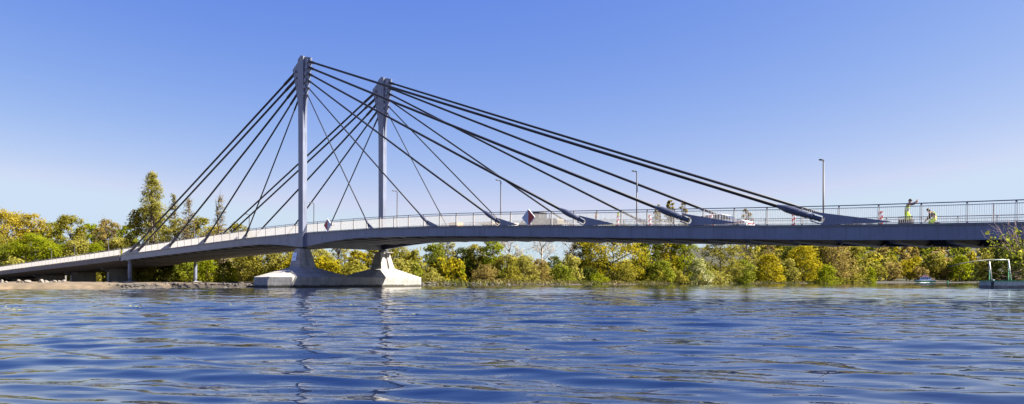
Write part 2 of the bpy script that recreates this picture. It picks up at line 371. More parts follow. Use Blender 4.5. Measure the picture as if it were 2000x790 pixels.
b = MB(); b.box(-186, -184, -.5, W+.5, -.2, zt(-185)-.6); b.loft([[(t,12.75,-.2),(t,13.1,-.2),(t,13.1,zt(t)-.95),(t,12.75,zt(t)-.95)] for t in (-186,-168,-150,-129)]); b.build('abutment_and_added_wall', CONC_L, via)  # end wall, plus a long side wall added to darken the view under the deck
railing(via, .1, -186., T0 - .3)
railing(via, W - .1, -186., T0 - .3)

# ------------------------------------------------------------------ lamps
def lamp(loc, label):
    e = empty('street_lamp', loc, BA, label, 'street lamp', 'lamps along the far side of the bridge')
    b = MB(); b.tube([(0,0,0),(0,0,.9),(0,0,.95),(0,0,5.95)], [.105,.105,.085,.062], 8); b.build('mast', LAMPM, e, True)
    b = MB(); b.tube([(0,0,5.93),(0,-.06,6.0),(0,-.22,6.03)], .035, 6); b.build('arm', LAMPM, e)
    b = MB(); b.loft([[(-.12,-.2,6.0),(.12,-.2,6.0),(.12,-.2,6.07),(-.12,-.2,6.07)], [(-.16,-.55,6.02),(.16,-.55,6.02),(.14,-.55,6.10),(-.14,-.55,6.10)],
                      [(-.1,-.85,6.05),(.1,-.85,6.05),(.1,-.85,6.09),(-.1,-.85,6.09)]]); hd = b.build('lamp_head', LAMPM, e)
    b = MB(); b.box(-.1,.1,-.7,-.35,5.985,6.02); b.build('lens', WHITE, hd)
    return e
l0 = None
for t, lb in ((-160.5,'pole lamp on the viaduct near the bright lime tree, farthest down the slope'), (-137.7,'pole lamp on the viaduct against the olive trees, second from the left edge'),
              (-120.1,'pole lamp on the viaduct, third counted from the left edge of the photo'), (-98.1,'pole lamp on the viaduct left of the leftmost stay cables'),
              (-76.5,'pole lamp seen just beside the lower ends of the two leftmost stays'), (-55.6,'pole lamp carrying a black box, before the sparse larches'),
              (-35.4,'pole lamp just behind the steepest back stay left of the pylons'), (-16.2,'pole lamp standing between the two pylons'),
              (3.3,'pole lamp just right of the farther pylon'), (21.9,'pole lamp left of the larger red and white diamond sign'),
              (40.1,'pole lamp left of the yellow green tree tops behind the railing'), (57.9,'tallest looking pole lamp, above the last cable anchor on the right')):
    n = 12.2
    if l0 is None: l0 = o = lamp(wp(t, n, zt(t)), lb)
    else: o = copy_tree(l0); o.location = wp(t, n, zt(t)); o['label'] = lb
    if abs(t + 55.6) < .1:
        b = MB(); b.box(-.2,.2,-.3,-.05,1.6,3.6); b.build('black_box', BLACK, o)

# ------------------------------------------------------------------ navigation diamonds, info board, beacons
SIGNW = mat('sign_white_film', (.42, .47, .56), .4, 0, .04, 3)
def diamond(t, redleft, lb):
    e = empty('navigation_sign', wp(t, -.2, zt(t) + .72), BA, lb, 'sign', 'diamond navigation signs on the railing')
    h = .74
    for s, nm, m in ((-1, 'red_half' if redleft else 'white_half', RED if redleft else SIGNW), (1, 'white_half' if redleft else 'red_half', SIGNW if redleft else RED)):
        b = MB(); b.prism([(0,-h),(s*h,0),(0,h)] if s > 0 else [(0,-h),(0,h),(-h,0)], 'y', -.02, .02); b.build(nm, m, e)
    b = MB()
    for x0, z0, x1, z1 in ((0,-h,h,0),(h,0,0,h),(0,h,-h,0),(-h,0,0,-h)):
        b.tube([(x0,.0,z0),(x1,.0,z1)], .035, 6)
    b.build('rim', WHITE, e)
    b = MB(); b.box(-.03,.03,.02,.5,-.35,-.28); b.box(-.03,.03,.02,.5,.28,.35); b.box(-.03,.03,.021,.06,-h,h)
    if redleft: b.box(.5,.85,.02,.3,-.12,.25)
    b.build('bracket', GALV, e)
    return e
diamond(5.6, True, 'smaller looking diamond sign with red left half on the railing between the pylons')
diamond(36.5, False, 'larger looking diamond sign with red right half on the railing before the loader')

ia = math.atan2(.40, 2.32)
info = empty('information_board', wp(-.28, -.93, 3.76), BA, 'pale blue board with lines of writing fixed to the near pier column', 'sign')
info.rotation_euler = Matrix.Rotation(BA, 4, 'Z').__matmul__(Matrix.Rotation(-ia, 4, 'X')).to_euler()
b = MB(); b.box(-.46,.46,-.06,-.03,-.52,.52); b.build('panel', mat('board_white_blue', (.60, .70, .86), .35, 0, .03, 3), info)
b = MB(); b.box(-.06,.06,-.03,.12,.5,.62); b.box(-.06,.06,-.03,.12,-.62,-.5); b.build('clamp', mat('rusty_clamp', (.09,.045,.03), .7), info)
b = MB()
for z, x0, x1 in ((.06,-.3,.32),(-.06,-.36,.34),(-.17,-.2,.22)):
    b.box(x0, x1, -.066, -.06, z-.025, z+.025)
b.prism([(-.07,.24),(.07,.24),(.02,.30),(.02,.42),(-.02,.42),(-.02,.30)], 'y', -.066, -.06)
b.build('print_lines', mat('print_blue', (.10,.18,.42), .5), info)

def beacon(t, n, lb, lampcol=None, lean=0.):
    kx = (P1[0]+n*NV[0]+t*RV[0])/(P1[1]+n*NV[1]+t*RV[1]); t += (2.6-n)*(kx*NV[1]-NV[0])/(RV[0]-kx*RV[1]); n = 2.6
    e = empty('traffic_beacon', wp(t, n, zt(t) - .09), BA, lb, 'traffic beacon', 'red and white traffic beacons on the deck')
    e.rotation_euler = (0, lean, BA)
    b = MB(); b.box(-.13,.13,-.02,.02,.12,1.12); b.build('striped_panel', STRIPE, e)
    b = MB(); b.loft([[(-.4,-.22,0),(.4,-.22,0),(.4,.22,0),(-.4,.22,0)], [(-.36,-.18,.1),(.36,-.18,.1),(.36,.18,.1),(-.36,.18,.1)], [(-.1,-.06,.13),(.1,-.06,.13),(.1,.06,.13),(-.1,.06,.13)]]); b.build('foot', BLACK, e)
    if lampcol:
        b = MB(); b.box(-.09,.09,-.05,.05,1.12,1.2); b.tube([(0,-.055,1.3),(0,.055,1.3)], .12, 14); b.build('warning_lamp', lampcol, e)
    return e
beacon(42.8, 1.3, 'traffic beacon topped by an amber lamp, right of the loader', YELLOW)
beacon(44.9, 1.2, 'traffic beacon topped by a greenish yellow lamp, leaning slightly', mat('green_yellow_plastic', (.45,.5,.03), .3), R(7))
beacon(48.0, 1.2, 'slim traffic beacon left of the big cable socket before the yellow green trees')
beacon(53.5, 1.3, 'tilted traffic beacon just left of the white car', None, R(-16))
beacon(59.4, 1.2, 'traffic beacon left of the lowest cable socket', None, R(3))
beacon(65.0, 1.2, 'traffic beacon left of the worker with raised arms')
e = empty('marker_post', wp(71.1, 1.2, zt(71.1) + .03), BA, 'thin pale timber post standing behind the railing at far right', 'post')
b = MB(); b.box(-.03,.03,-.03,.03,0,1.2); b.build('shaft', mat('bleached_timber', (.5,.45,.38), .8), e); b = MB(); b.box(-.2,.2,-.2,.2,-.002,.06); b.build('foot', BLACK, e)
e = empty('white_crate', wp(25.7, 1.3, zt(25.7)+.03), BA)
e.name = 'timber_crate'; tag(e, 'tan timber crate on the deck near a railing post', 'crate')
b = MB(); b.box(-.62,.62,-.4,.4,.1,.42); b.build('body', TAN, e); b = MB()
for x in (-.55,0,.55): b.box(x-.07,x+.07,-.42,.42,0,.098)
b.build('skid', TAN, e)
e = empty('plank_stack', wp(30.3, 1.4, zt(30.3)+.03), BA, 'uneven stack of pale planks on the deck left of the third cable socket', 'planks')
rnd = random.Random(5); b = MB()
for i in range(9):
    x = rnd.uniform(-.25,.25); y = (i % 3)*.26-.35; z = (i//3)*.13
    b.box(-1.0+x, 1.0+x, y, y+.23, z, z+.11)
b.build('boards', mat('pale_timber', (.55,.45,.30), .8, 0, .2, 5), e)
e = empty('switch_cabinet', wp(2.9, 1.5, zt(2.9)+.03), BA, 'narrow bluish cabinet behind the railing between the pylons', 'cabinet')
b = MB(); b.box(-.14,.14,-.2,.2,0,1.15); bd = b.build('housing', PALEBLUE, e); b = MB(); b.box(-.17,.17,-.23,.23,1.151,1.2); b.build('cap', LAMPM, e); b = MB(); b.box(-.11,.11,-.215,-.202,.1,1.08); b.build('door', PALEBLUE, e)
e = empty('slatted_crate', wp(66.55, .95, zt(66.6)+.03), BA, 'low dark slatted crate at the feet of the standing worker', 'crate')
b = MB(); b.box(-.4,.4,-.25,.25,.0,.06); b.box(-.38,.38,-.23,.23,.06,.30); b.build('tray', BLACK, e); b = MB()
for i in range(8): b.box(-.4+.108*i-.022,-.4+.108*i+.022,-.27,-.235,.05,.44)
b.build('slats', mat('dirty_slat', (.25,.2,.17), .7), e); b = MB(); b.box(-.4,.4,-.262,-.24,.44,.5); b.build('top_rail', BLACK, e)

# triangular warning sign, seen from behind, at the far left
e = empty('warning_sign', wp(-150., 1.0, zt(-150.)), BA + .5, 'pale triangular road sign seen from behind at the left end of the viaduct', 'sign')
b = MB(); b.tube([(0,0,0),(0,0,2.6)], .04, 8); b.build('pole', LAMPM, e)
b = MB(); b.prism([(-.62,1.75),(.62,1.75),(0,2.75)], 'y', -.05, -.02); b.build('triangle_plate', mat('bare_aluminium', (.6,.6,.62), .4, .4), e)

# ------------------------------------------------------------------ vehicles on the deck
def wheel(parent, x, y, z, r, w):
    t = MB(); t.tube([(x,y-w/2,z),(x,y-w/2+.03,z),(x,y+w/2-.03,z),(x,y+w/2,z)], [r*.9,r,r,r*.9], 20); o = t.build('wheel', BLACK, parent, True)
    t = MB(); t.tube([(x,y-w/2-.012,z),(x,y+w/2+.012,z)], r*.55, 16); t.build('rim', LAMPM, o)
ld = empty('wheel_loader', wp(31.4, 8.0, zt(31.4)-.09), BA, 'cream compact wheel loader with glazed cab and black roof parked on the deck', 'loader'); ld.scale = (1, .95, .86)
b = MB(); b.prism([(-.2,.75),(-.2,1.35),(.5,1.45),(2.3,1.35),(2.45,1.15),(2.45,.7),(1.9,.55),(.3,.55)], 'y', -.62, .62); b.build('engine_body', CREAM, ld)
b = MB(); b.prism([(-2.3,.5),(-2.3,.95),(-.3,.95),(-.3,.5)], 'y', -.4, .4); b.build('front_frame', MGREY, ld)
b = MB(); b.prism([(-1.25,.96),(-1.15,1.5),(-.95,2.18),(.15,2.18),(.22,1.47),(-.18,1.36),(-.18,.96)], 'y', -.58, .58); cab = b.build('cab', GLASS, ld)
b = MB(); b.prism([(-1.1,2.185),(-1.0,2.29),(.15,2.29),(.25,2.185)], 'y', -.66, .66); b.build('roof', BLACK, cab)
b = MB()
for y in (-.6,.6):
    b.tube([(-1.26,y,.96),(-1.16,y,1.5),(-.96,y,2.18)], .035, 6); b.tube([(.2,y,1.46),(.14,y,2.18)], .035, 6); b.tube([(-.5,y,.96),(-.45,y,2.18)], .03, 6)
b.build('pillars', CREAM, cab)
b = MB()
for y in (-.42,.42): b.tube([(-.9,y,1.2),(-2.0,y,1.55),(-3.1,y,.55)], .08, 8)
b.build('lift_arm', CREAM, ld)
b = MB(); b.prism([(-3.75,.12),(-3.0,.12),(-2.85,.55),(-3.0,1.15),(-3.08,1.12),(-3.0,.58),(-3.1,.22),(-3.75,.2)], 'y', -.95, .95); b.build('bucket', mat('worn_bucket', (.35,.31,.27), .7), ld)
b = MB(); b.tube([(.7,.35,1.4),(.7,.35,1.95),(.78,.35,2.0)], .05, 8); b.build('exhaust', BLACK, ld)
b = MB(); b.tube([(0.,.3,2.29),(0.,.3,2.44)], .09, 10); b.build('beacon_lamp', YELLOW, ld)
for x in (-1.75, 1.3):
    for y in (-.72, .72): wheel(ld, x, y, .55, .55, .4)

car = empty('estate_car', wp(51.2, 8.0, zt(51.2)-.09), BA, 'white estate car with red stripe markings and dark windows on the bridge deck', 'car')
side = [(-2.25,.35),(-2.28,.75),(-2.15,1.0),(.95,1.0),(1.75,.92),(2.2,.78),(2.28,.5),(2.2,.32)]
b = MB(); b.loft([[(x*(1-.03*abs(s)), y, z) for x, z in side] for y, s in ((-.86,1),(-.88,0),(.88,0),(.86,1))]); b.build('body', WHITE, car)
gh = [(-2.12,1.002),(-1.95,1.36),(-1.6,1.46),(-.1,1.47),(.3,1.4),(1.0,1.002)]
b = MB(); b.loft([[(x,-.84+(z-1)*.28,z) for x, z in gh], [(x,.84-(z-1)*.28,z) for x, z in gh]]); gho = b.build('windows', GLASS, car)
b = MB(); b.loft([[(-1.95,-.70,1.40),(-1.6,-.68,1.475),(-.1,-.68,1.485),(.28,-.70,1.41),(.28,-.66,1.43),(-.1,-.6,1.53),(-1.6,-.6,1.52),(-1.95,-.66,1.43)],
                  [(-1.95,.70,1.40),(-1.6,.68,1.475),(-.1,.68,1.485),(.28,.70,1.41),(.28,.66,1.43),(-.1,.6,1.53),(-1.6,.6,1.52),(-1.95,.66,1.43)]]); b.build('roof', WHITE, car)
b = MB()
for x0, x1 in ((-1.1,-1.02),(-.05,.03)):
    for s in (-1,1): b.loft([[(x0,s*.85,1.0),(x1,s*.85,1.0),(x1,s*.82,1.0),(x0,s*.82,1.0)], [(x0,s*.735,1.42),(x1,s*.735,1.42),(x1,s*.7,1.42),(x0,s*.7,1.42)]])
b.build('pillars', WHITE, gho)
b = MB()
for s in (-1,1): b.box(-2.1,2.05,min(s*.882,s*.896),max(s*.882,s*.896),.62,.76)
b.box(2.262,2.29,-.6,.6,.55,.66); b.build('red_stripe', RED, car)
for s in (-1,1):
    b = MB(); b.box(2.1,2.27,s*.68-.14,s*.68+.14,.66,.76); b.build('headlight', GLASS, car)
for x in (-1.4, 1.4):
    for y in (-.8,.8): wheel(car, x, y, .32, .32, .2)

# ------------------------------------------------------------------ people (skin-modifier bodies)
def skin(name, chains, parent, m, sub=2):
    """chains: dict point -> (xyz, radius); edges listed by name. One continuous surface."""
    pts, edges = chains
    names = list(pts); me = bpy.data.meshes.new(name)
    me.from_pydata([pts[k][0] for k in names], [(names.index(a), names.index(b_)) for a, b_ in edges], [])
    o = bpy.data.objects.new(name, me); C.objects.link(o)
    sk = o.modifiers.new('s', 'SKIN'); sk.use_smooth_shade = True
    lay = me.skin_vertices if len(me.skin_vertices) else None
    if lay is None:
        me.attributes  # the layer is created below through the operator-free path
        bpy.context.view_layer.objects.active = o
        bpy.ops.mesh.customdata_skin_add()
    for i, k in enumerate(names):
        r = pts[k][1]; r = r if isinstance(r, tuple) else (r, r)
        me.skin_vertices[0].data[i].radius = r
    me.skin_vertices[0].data[0].use_root = True
    sb = o.modifiers.new('u', 'SUBSURF'); sb.levels = sub; sb.render_levels = sub
    dg = bpy.context.evaluated_depsgraph_get(); dg.update()
    nm = bpy.data.meshes.new_from_object(o.evaluated_get(dg))
    nm.name = name
    o.modifiers.clear(); o.data = nm; nm.materials.clear(); nm.materials.append(m)
    o.parent = parent
    return o

def hand(pts, edges, wrist, pre, d, up, sidev):
    d, up, sidev = Vector(d).normalized(), Vector(up).normalized(), Vector(sidev).normalized(); w0 = Vector(pts[wrist][0])
    pts[pre+'palm'] = (tuple(w0 + d*.06), (.036,.018)); edges.append((wrist, pre+'palm'))
    for i, (s, L) in enumerate(((-.03,.075),(-.01,.085),(.01,.08),(.03,.062))):
        a = w0 + d*.095 + sidev*s; b_ = a + d*L*.55 - up*.008; c = b_ + d*L*.45 - up*.022
        pts[f'{pre}f{i}a'] = (tuple(a), .0095); pts[f'{pre}f{i}b'] = (tuple(b_), .0085); pts[f'{pre}f{i}c'] = (tuple(c), .0075)
        edges += [(pre+'palm', f'{pre}f{i}a'), (f'{pre}f{i}a', f'{pre}f{i}b'), (f'{pre}f{i}b', f'{pre}f{i}c')]
    a = w0 + d*.05 + sidev*.05; b_ = a + d*.04 + sidev*.03
    pts[pre+'ta'] = (tuple(a), .011); pts[pre+'tb'] = (tuple(b_), .009); edges += [(pre+'palm', pre+'ta'), (pre+'ta', pre+'tb')]

def head_face(parent, c, fwd, tilt=0.):
    """nose, ears, eyes and mouth as small pieces of the face, plus hair cap"""
    e = bpy.data.objects.new('hair', None)
    import bmesh
    bm = bmesh.new(); bmesh.ops.create_uvsphere(bm, u_segments=16, v_segments=12, radius=.112)
    for v in list(bm.verts):
        if v.co.z < -.02 and v.co.x*fwd > -.03 or v.co.x*fwd > .085 and v.co.z < .05: bm.verts.remove(v)
    me = bpy.data.meshes.new('hair'); bm.to_mesh(me); bm.free(); me.materials.append(HAIRM)
    h = bpy.data.objects.new('hair', me); C.objects.link(h); h.parent = parent; h.location = c; h.scale = (1.05,.9,1.12); h.rotation_euler = (0, tilt*fwd, 0)
    b = MB(); x = .098*fwd
    b.add([(x,-.016,-.03),(x,.016,-.03),(x+.03*fwd,0,-.03),(x-.004*fwd,0,.03)], [(0,1,2),(0,2,3),(2,1,3),(0,3,1)])
    nz = b.build('nose', SKINM, parent); nz.location = c
    b = MB()
    for s in (-1,1): b.tube([(x*.86,s*.036-.008,.012),(x*.95,s*.036,.012)], .011, 8)
    ey = b.build('eyes', BLACK, parent); ey.location = c
    b = MB(); b.box(min(x*.9,x*.99),max(x*.9,x*.99),-.025,.025,-.062,-.054); mo = b.build('mouth', mat('lips',(.3,.1,.09),.5), parent); mo.location = c
    b = MB()
    for s in (-1,1): b.tube([(0,s*.078,-.02),(0,s*.095,0),(0,s*.09,.03)], [.012,.02,.012], 6)
    er = b.build('ears', SKINM, parent); er.location = c

def person_standing():
    e = empty('person', wp(66.55, 1.5, zt(66.6)+.03), BA, 'person in lime hi vis vest and trousers standing with both arms raised forward', 'person')
    p = {'pelvis':((-.10,0,.88),(.15,.12))}; ed = []
    def c(nm, xyz, r, fr): p[nm] = (xyz, r); ed.append((fr, nm))
    c('waist',(-.09,0,1.0),(.145,.115),'pelvis'); c('chest',(-.05,0,1.18),(.165,.13),'waist'); c('neckb',(-.0,0,1.34),(.09,.085),'chest'); c('neck',(.05,0,1.40),.058,'neckb'); c('headb',(.09,0,1.46),(.085,.075),'neck'); c('head',(.10,0,1.545),(.10,.082),'headb'); c('crown',(.095,0,1.61),(.06,.055),'head')
    for s, k in ((-1,'r'),(1,'l')):
        c(k+'sh',(.0,s*.18,1.31),.07,'neckb'); c(k+'el',(.27,s*.19,1.33),.047,k+'sh'); c(k+'wr',(.46,s*.12,1.46),.033,k+'el')
        hand(p, ed, k+'wr', k, (.35,-s*.1,1), (1,0,0), (0,-s,0))
        c(k+'hip',(-.10,s*.10,.80),.11,'pelvis'); c(k+'kn',(-.02+s*.07,s*.13,.47),.07,k+'hip'); c(k+'an',(-.10+s*.1,s*.14,.09),.045,k+'kn'); c(k+'toe',(.06+s*.1,s*.15,.04),.04,k+'an')
    body = skin('body', (p, ed), e, SKINM)
    q = {k: (p[k][0], tuple(np.array(p[k][1] if isinstance(p[k][1], tuple) else (p[k][1],)*2)*1.12)) for k in ('pelvis','waist','chest','neckb')}
    skin('vest', (q, [('pelvis','waist'),('waist','chest'),('chest','neckb')]), e, HIVIS)
    b = MB()
    for z in (.95,1.06): b.tube([(-.095+(z-.95)*.2,0,z-.02),(-.09+(z-.95)*.2,0,z+.02)], .166, 16)
    b.build('reflective_band', WHITE, e)
    sl = {}; se = []
    for k in 'rl':
        s = -1 if k == 'r' else 1
        skin('sleeve', ({'a':((.0,s*.17,1.31),.085),'b':(p[k+'el'][0],.062),'c':((.37,s*.155,1.395),.05)}, [('a','b'),('b','c')]), e, DARKCLOTH)
        skin('trouser_leg', ({'a':((-.10,s*.08,.9),.115),'b':(p[k+'hip'][0],.125),'c':(p[k+'kn'][0],.088),'d':(tuple(np.array(p[k+'an'][0])+(0,0,.06)),.068)}, [('a','b'),('b','c'),('c','d')]), e, HIVIS)
        a = Vector(p[k+'an'][0]); b = MB(); b.loft([[(a.x-.08,a.y-.05,.0),(a.x+.20,a.y-.05,.0),(a.x+.20,a.y+.05,.0),(a.x-.08,a.y+.05,.0)],[(a.x-.08,a.y-.05,.10),(a.x+.16,a.y-.045,.07),(a.x+.16,a.y+.045,.07),(a.x-.08,a.y+.05,.10)]]); b.build('boot', BLACK, e)
    head_face(e, (.10,0,1.545), 1, .35)
def person_kneeling():
    e = empty('person', wp(67.85, 1.35, zt(67.8)+.03), BA, 'person in dark shirt with lime dungarees kneeling and working at deck level', 'person')
    p = {'pelvis':((.20,0,.36),(.16,.13))}; ed = []
    def c(nm, xyz, r, fr): p[nm] = (xyz, r); ed.append((fr, nm))
    c('waist',(.18,0,.47),(.145,.12),'pelvis'); c('chest',(.06,0,.64),(.16,.13),'waist'); c('neckb',(-.06,0,.75),(.09,.085),'chest'); c('neck',(-.12,0,.79),.058,'neckb'); c('headb',(-.16,0,.83),(.085,.075),'neck'); c('head',(-.17,0,.90),(.10,.082),'headb'); c('crown',(-.165,0,.965),(.06,.055),'head')
    for s, k in ((-1,'r'),(1,'l')):
        c(k+'sh',(-.04,s*.18,.71),.07,'neckb'); c(k+'el',(-.10,s*.22,.45),.047,k+'sh'); c(k+'wr',(-.27,s*.12,.30),.033,k+'el')
        hand(p, ed, k+'wr', k, (-.7,-s*.1,-.7), (-.7,0,.7), (0,-s,0))
        c(k+'hip',(.18,s*.11,.32),.11,'pelvis'); c(k+'kn',(-.16,s*.15,.13),.072,k+'hip'); c(k+'an',(.27,s*.13,.08),.046,k+'kn'); c(k+'toe',(.40,s*.13,.05),.038,k+'an')
    skin('body', (p, ed), e, SKINM)
    def sc(ks, f): return {k: (p[k][0], tuple(np.array(p[k][1] if isinstance(p[k][1], tuple) else (p[k][1],)*2)*f)) for k in ks}
    skin('shirt', (sc(('waist','chest','neckb'), 1.12), [('waist','chest'),('chest','neckb')]), e, DARKCLOTH)
    skin('dungarees', (sc(('pelvis','waist'), 1.17), [('pelvis','waist')]), e, HIVIS)
    b = MB()
    for s in (-1,1): b.tube([(-.10,s*.09,.60),(-.02,s*.10,.82),(.12,s*.09,.80),(.27,s*.07,.55)], .02, 6)
    b.build('braces', HIVIS, e)
    for k in 'rl':
        s = -1 if k == 'r' else 1
        skin('sleeve', ({'a':((-.03,s*.17,.72),.085),'b':(p[k+'el'][0],.062),'c':((-.2,s*.165,.36),.05)}, [('a','b'),('b','c')]), e, DARKCLOTH)
        skin('trouser_leg', ({'a':((.2,s*.08,.36),.12),'b':(p[k+'hip'][0],.125),'c':(p[k+'kn'][0],.092),'d':((.2,s*.13,.1),.068)}, [('a','b'),('b','c'),('c','d')]), e, HIVIS)
        a = Vector(p[k+'an'][0]); b = MB(); b.loft([[(a.x-.04,a.y-.05,.03),(a.x+.2,a.y-.05,.0),(a.x+.2,a.y+.05,.0),(a.x-.04,a.y+.05,.03)],[(a.x-.04,a.y-.05,.14),(a.x+.17,a.y-.045,.1),(a.x+.17,a.y+.045,.1),(a.x-.04,a.y+.05,.14)]]); b.build('boot', BLACK, e)
    head_face(e, (-.17,0,.90), -1, .3)
person_standing(); person_kneeling()

# ------------------------------------------------------------------ terrain and river
RIVER = np.array([(-66,-60),(-64,20),(-54,50),(-49.3,69),(-41.9,69.5),(-38.4,71.5),(-39.4,79),(-40.3,82.9),(-31.2,86.3),(-29,108),(-15,122),(0,134.5),(11.3,144),
    (23.5,164),(39.6,185),(72,225),(131,305),(192,384),(257,450),(302,470),(320,440),(250,330),(160,220),(100,140),(64,97),(60,80),(52,64),(38,44),(24.9,33),(22,14),(22,-60)], dtype=float)
def river_dist(X, Y):
    """signed distance to the shoreline, positive on land"""
    d2 = np.full(X.shape, 1e18); ins = np.zeros(X.shape, bool); n = len(RIVER)
    for i in range(n):
        a, b_ = RIVER[i], RIVER[(i+1) % n]; e = b_ - a
        u = np.clip(((X-a[0])*e[0] + (Y-a[1])*e[1])/(e@e), 0, 1)
        d2 = np.minimum(d2, (X-a[0]-u*e[0])**2 + (Y-a[1]-u*e[1])**2)
        c = ((a[1] > Y) != (b_[1] > Y))
        with np.errstate(divide='ignore', invalid='ignore'):
            xi = (b_[0]-a[0])*(Y-a[1])/(b_[1]-a[1] + 1e-12) + a[0]
        ins ^= c & (X < xi)
    d = np.sqrt(d2); return np.where(ins, -d, d)
def sst(x): x = np.clip(x, 0, 1); return x*x*(3-2*x)
_rs = np.random.RandomState(3)
_W = [(_rs.uniform(.03,.9), _rs.uniform(0,6.28), _rs.uniform(0,6.28)) for _ in range(26)]
def wob(X, Y):
    s = 0
    for k, a, p in _W: s = s + np.sin(k*(X*math.cos(a)+Y*math.sin(a)) + p)/(1+2*k)
    return s/6
def ground_h(X, Y):
    X = np.asarray(X, float); Y = np.asarray(Y, float)
    d = river_dist(X, Y) + .9*wob(X*2.2, Y*2.2)
    cut = ((X > -42) & (X < -29.5) & (Y < 92))
    up = .42*sst(d/np.where(cut, .5, 1.3)) + .12*sst((d-2)/8) + np.where(X < -28, .04, .35)*sst((d-14)/20) + 2.2*sst((d-115)/110)
    hill = 30*sst((d-25)/230)*sst((Y-330)/90)*sst((X-60)/120) + 2*sst((d-30)/200)*sst((X-60)/80)*sst((360-Y)/60)*sst((Y-130)/100)
    land = up + hill + .10*wob(X, Y)*sst(d/2) + .06*wob(X*5, Y*5)*sst(d)
    return np.where(d > 0, land, np.maximum(-1.4, .35*d))
def axis(segs):
    out = []
    for a, b_, s in segs: out += list(np.arange(a, b_, s))
    return np.array(out + [segs[-1][1]])
gx = axis([(-1500,-500,100),(-500,-110,13),(-110,-70,1.6),(-70,70,.9),(70,130,2.5),(130,360,7),(360,1000,30),(1000,2400,140)])
gy = axis([(-300,-60,24),(-60,60,4),(60,150,.9),(150,210,2.2),(210,480,6),(480,900,20),(900,2600,120)])
GX, GY = np.meshgrid(gx, gy); GZ = ground_h(GX, GY)
nx, ny = len(gx), len(gy); idx = np.arange(nx*ny).reshape(ny, nx)
q = np.stack([idx[:-1,:-1], idx[:-1,1:], idx[1:,1:], idx[1:,:-1]], -1).reshape(-1, 4)
gm = mat('bank_ground', (.145,.105,.060), .95, 0, .25, .9, .9, 3.0, coord='Object', col2=(.065,.05,.03))
nt = gm.node_tree; L = nt.links; bs = nt.nodes['Principled BSDF']                    # grass takes over away from the sandy edge
src = bs.inputs['Base Color'].links[0].from_socket
ge = _n(nt, 'ShaderNodeNewGeometry'); sx = _n(nt, 'ShaderNodeSeparateXYZ'); L.new(ge.outputs['Position'], sx.inputs[0])
nz = _n(nt, 'ShaderNodeTexNoise'); nz.inputs['Scale'].default_value = .22; nz.inputs['Detail'].default_value = 6; L.new(ge.outputs['Position'], nz.inputs['Vector'])
ma = _n(nt, 'ShaderNodeMath', operation='MULTIPLY_ADD'); ma.inputs[1].default_value = .9; L.new(nz.outputs['Fac'], ma.inputs[0]); L.new(sx.outputs[2], ma.inputs[2])
mr = _n(nt, 'ShaderNodeMapRange'); mr.inputs[1].default_value = 1.55; mr.inputs[2].default_value = 1.9; L.new(ma.outputs[0], mr.inputs[0])
mx = _n(nt, 'ShaderNodeMix', data_type='RGBA'); L.new(mr.outputs[0], mx.inputs[0]); L.new(src, mx.inputs[6]); mx.inputs[7].default_value = (.075,.095,.022,1)
sm = _n(nt, 'ShaderNodeMapRange'); sm.inputs[1].default_value = -30; sm.inputs[2].default_value = -27; L.new(sx.outputs[0], sm.inputs[0])     # the sand lies only on the left bank
m2 = _n(nt, 'ShaderNodeMix', data_type='RGBA'); L.new(sm.outputs[0], m2.inputs[0]); L.new(mx.outputs[2], m2.inputs[6]); m2.inputs[7].default_value = (.028,.028,.011,1)
shade_z = _n(nt, 'ShaderNodeMapRange'); shade_z.inputs[1].default_value = .34; shade_z.inputs[2].default_value = .52; shade_z.inputs[3].default_value = 1; shade_z.inputs[4].default_value = 0; L.new(sx.outputs[2], shade_z.inputs[0])  # shade on the low bank front, mixed into the ground colour
shade_x = _n(nt, 'ShaderNodeMapRange'); shade_x.inputs[1].default_value = -40.5; shade_x.inputs[2].default_value = -39.2; L.new(sx.outputs[0], shade_x.inputs[0])
shade_mask = _n(nt, 'ShaderNodeMath', operation='MULTIPLY'); L.new(shade_z.outputs[0], shade_mask.inputs[0]); L.new(shade_x.outputs[0], shade_mask.inputs[1])
m3 = _n(nt, 'ShaderNodeMix', data_type='RGBA'); L.new(shade_mask.outputs[0], m3.inputs[0]); L.new(m2.outputs[2], m3.inputs[6]); m3.inputs[7].default_value = (.035,.028,.02,1)
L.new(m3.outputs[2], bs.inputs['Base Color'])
g = np_mesh('ground', np.stack([GX, GY, GZ], -1).reshape(-1, 3), q, gm, smooth=True); tag(g, kind='structure')

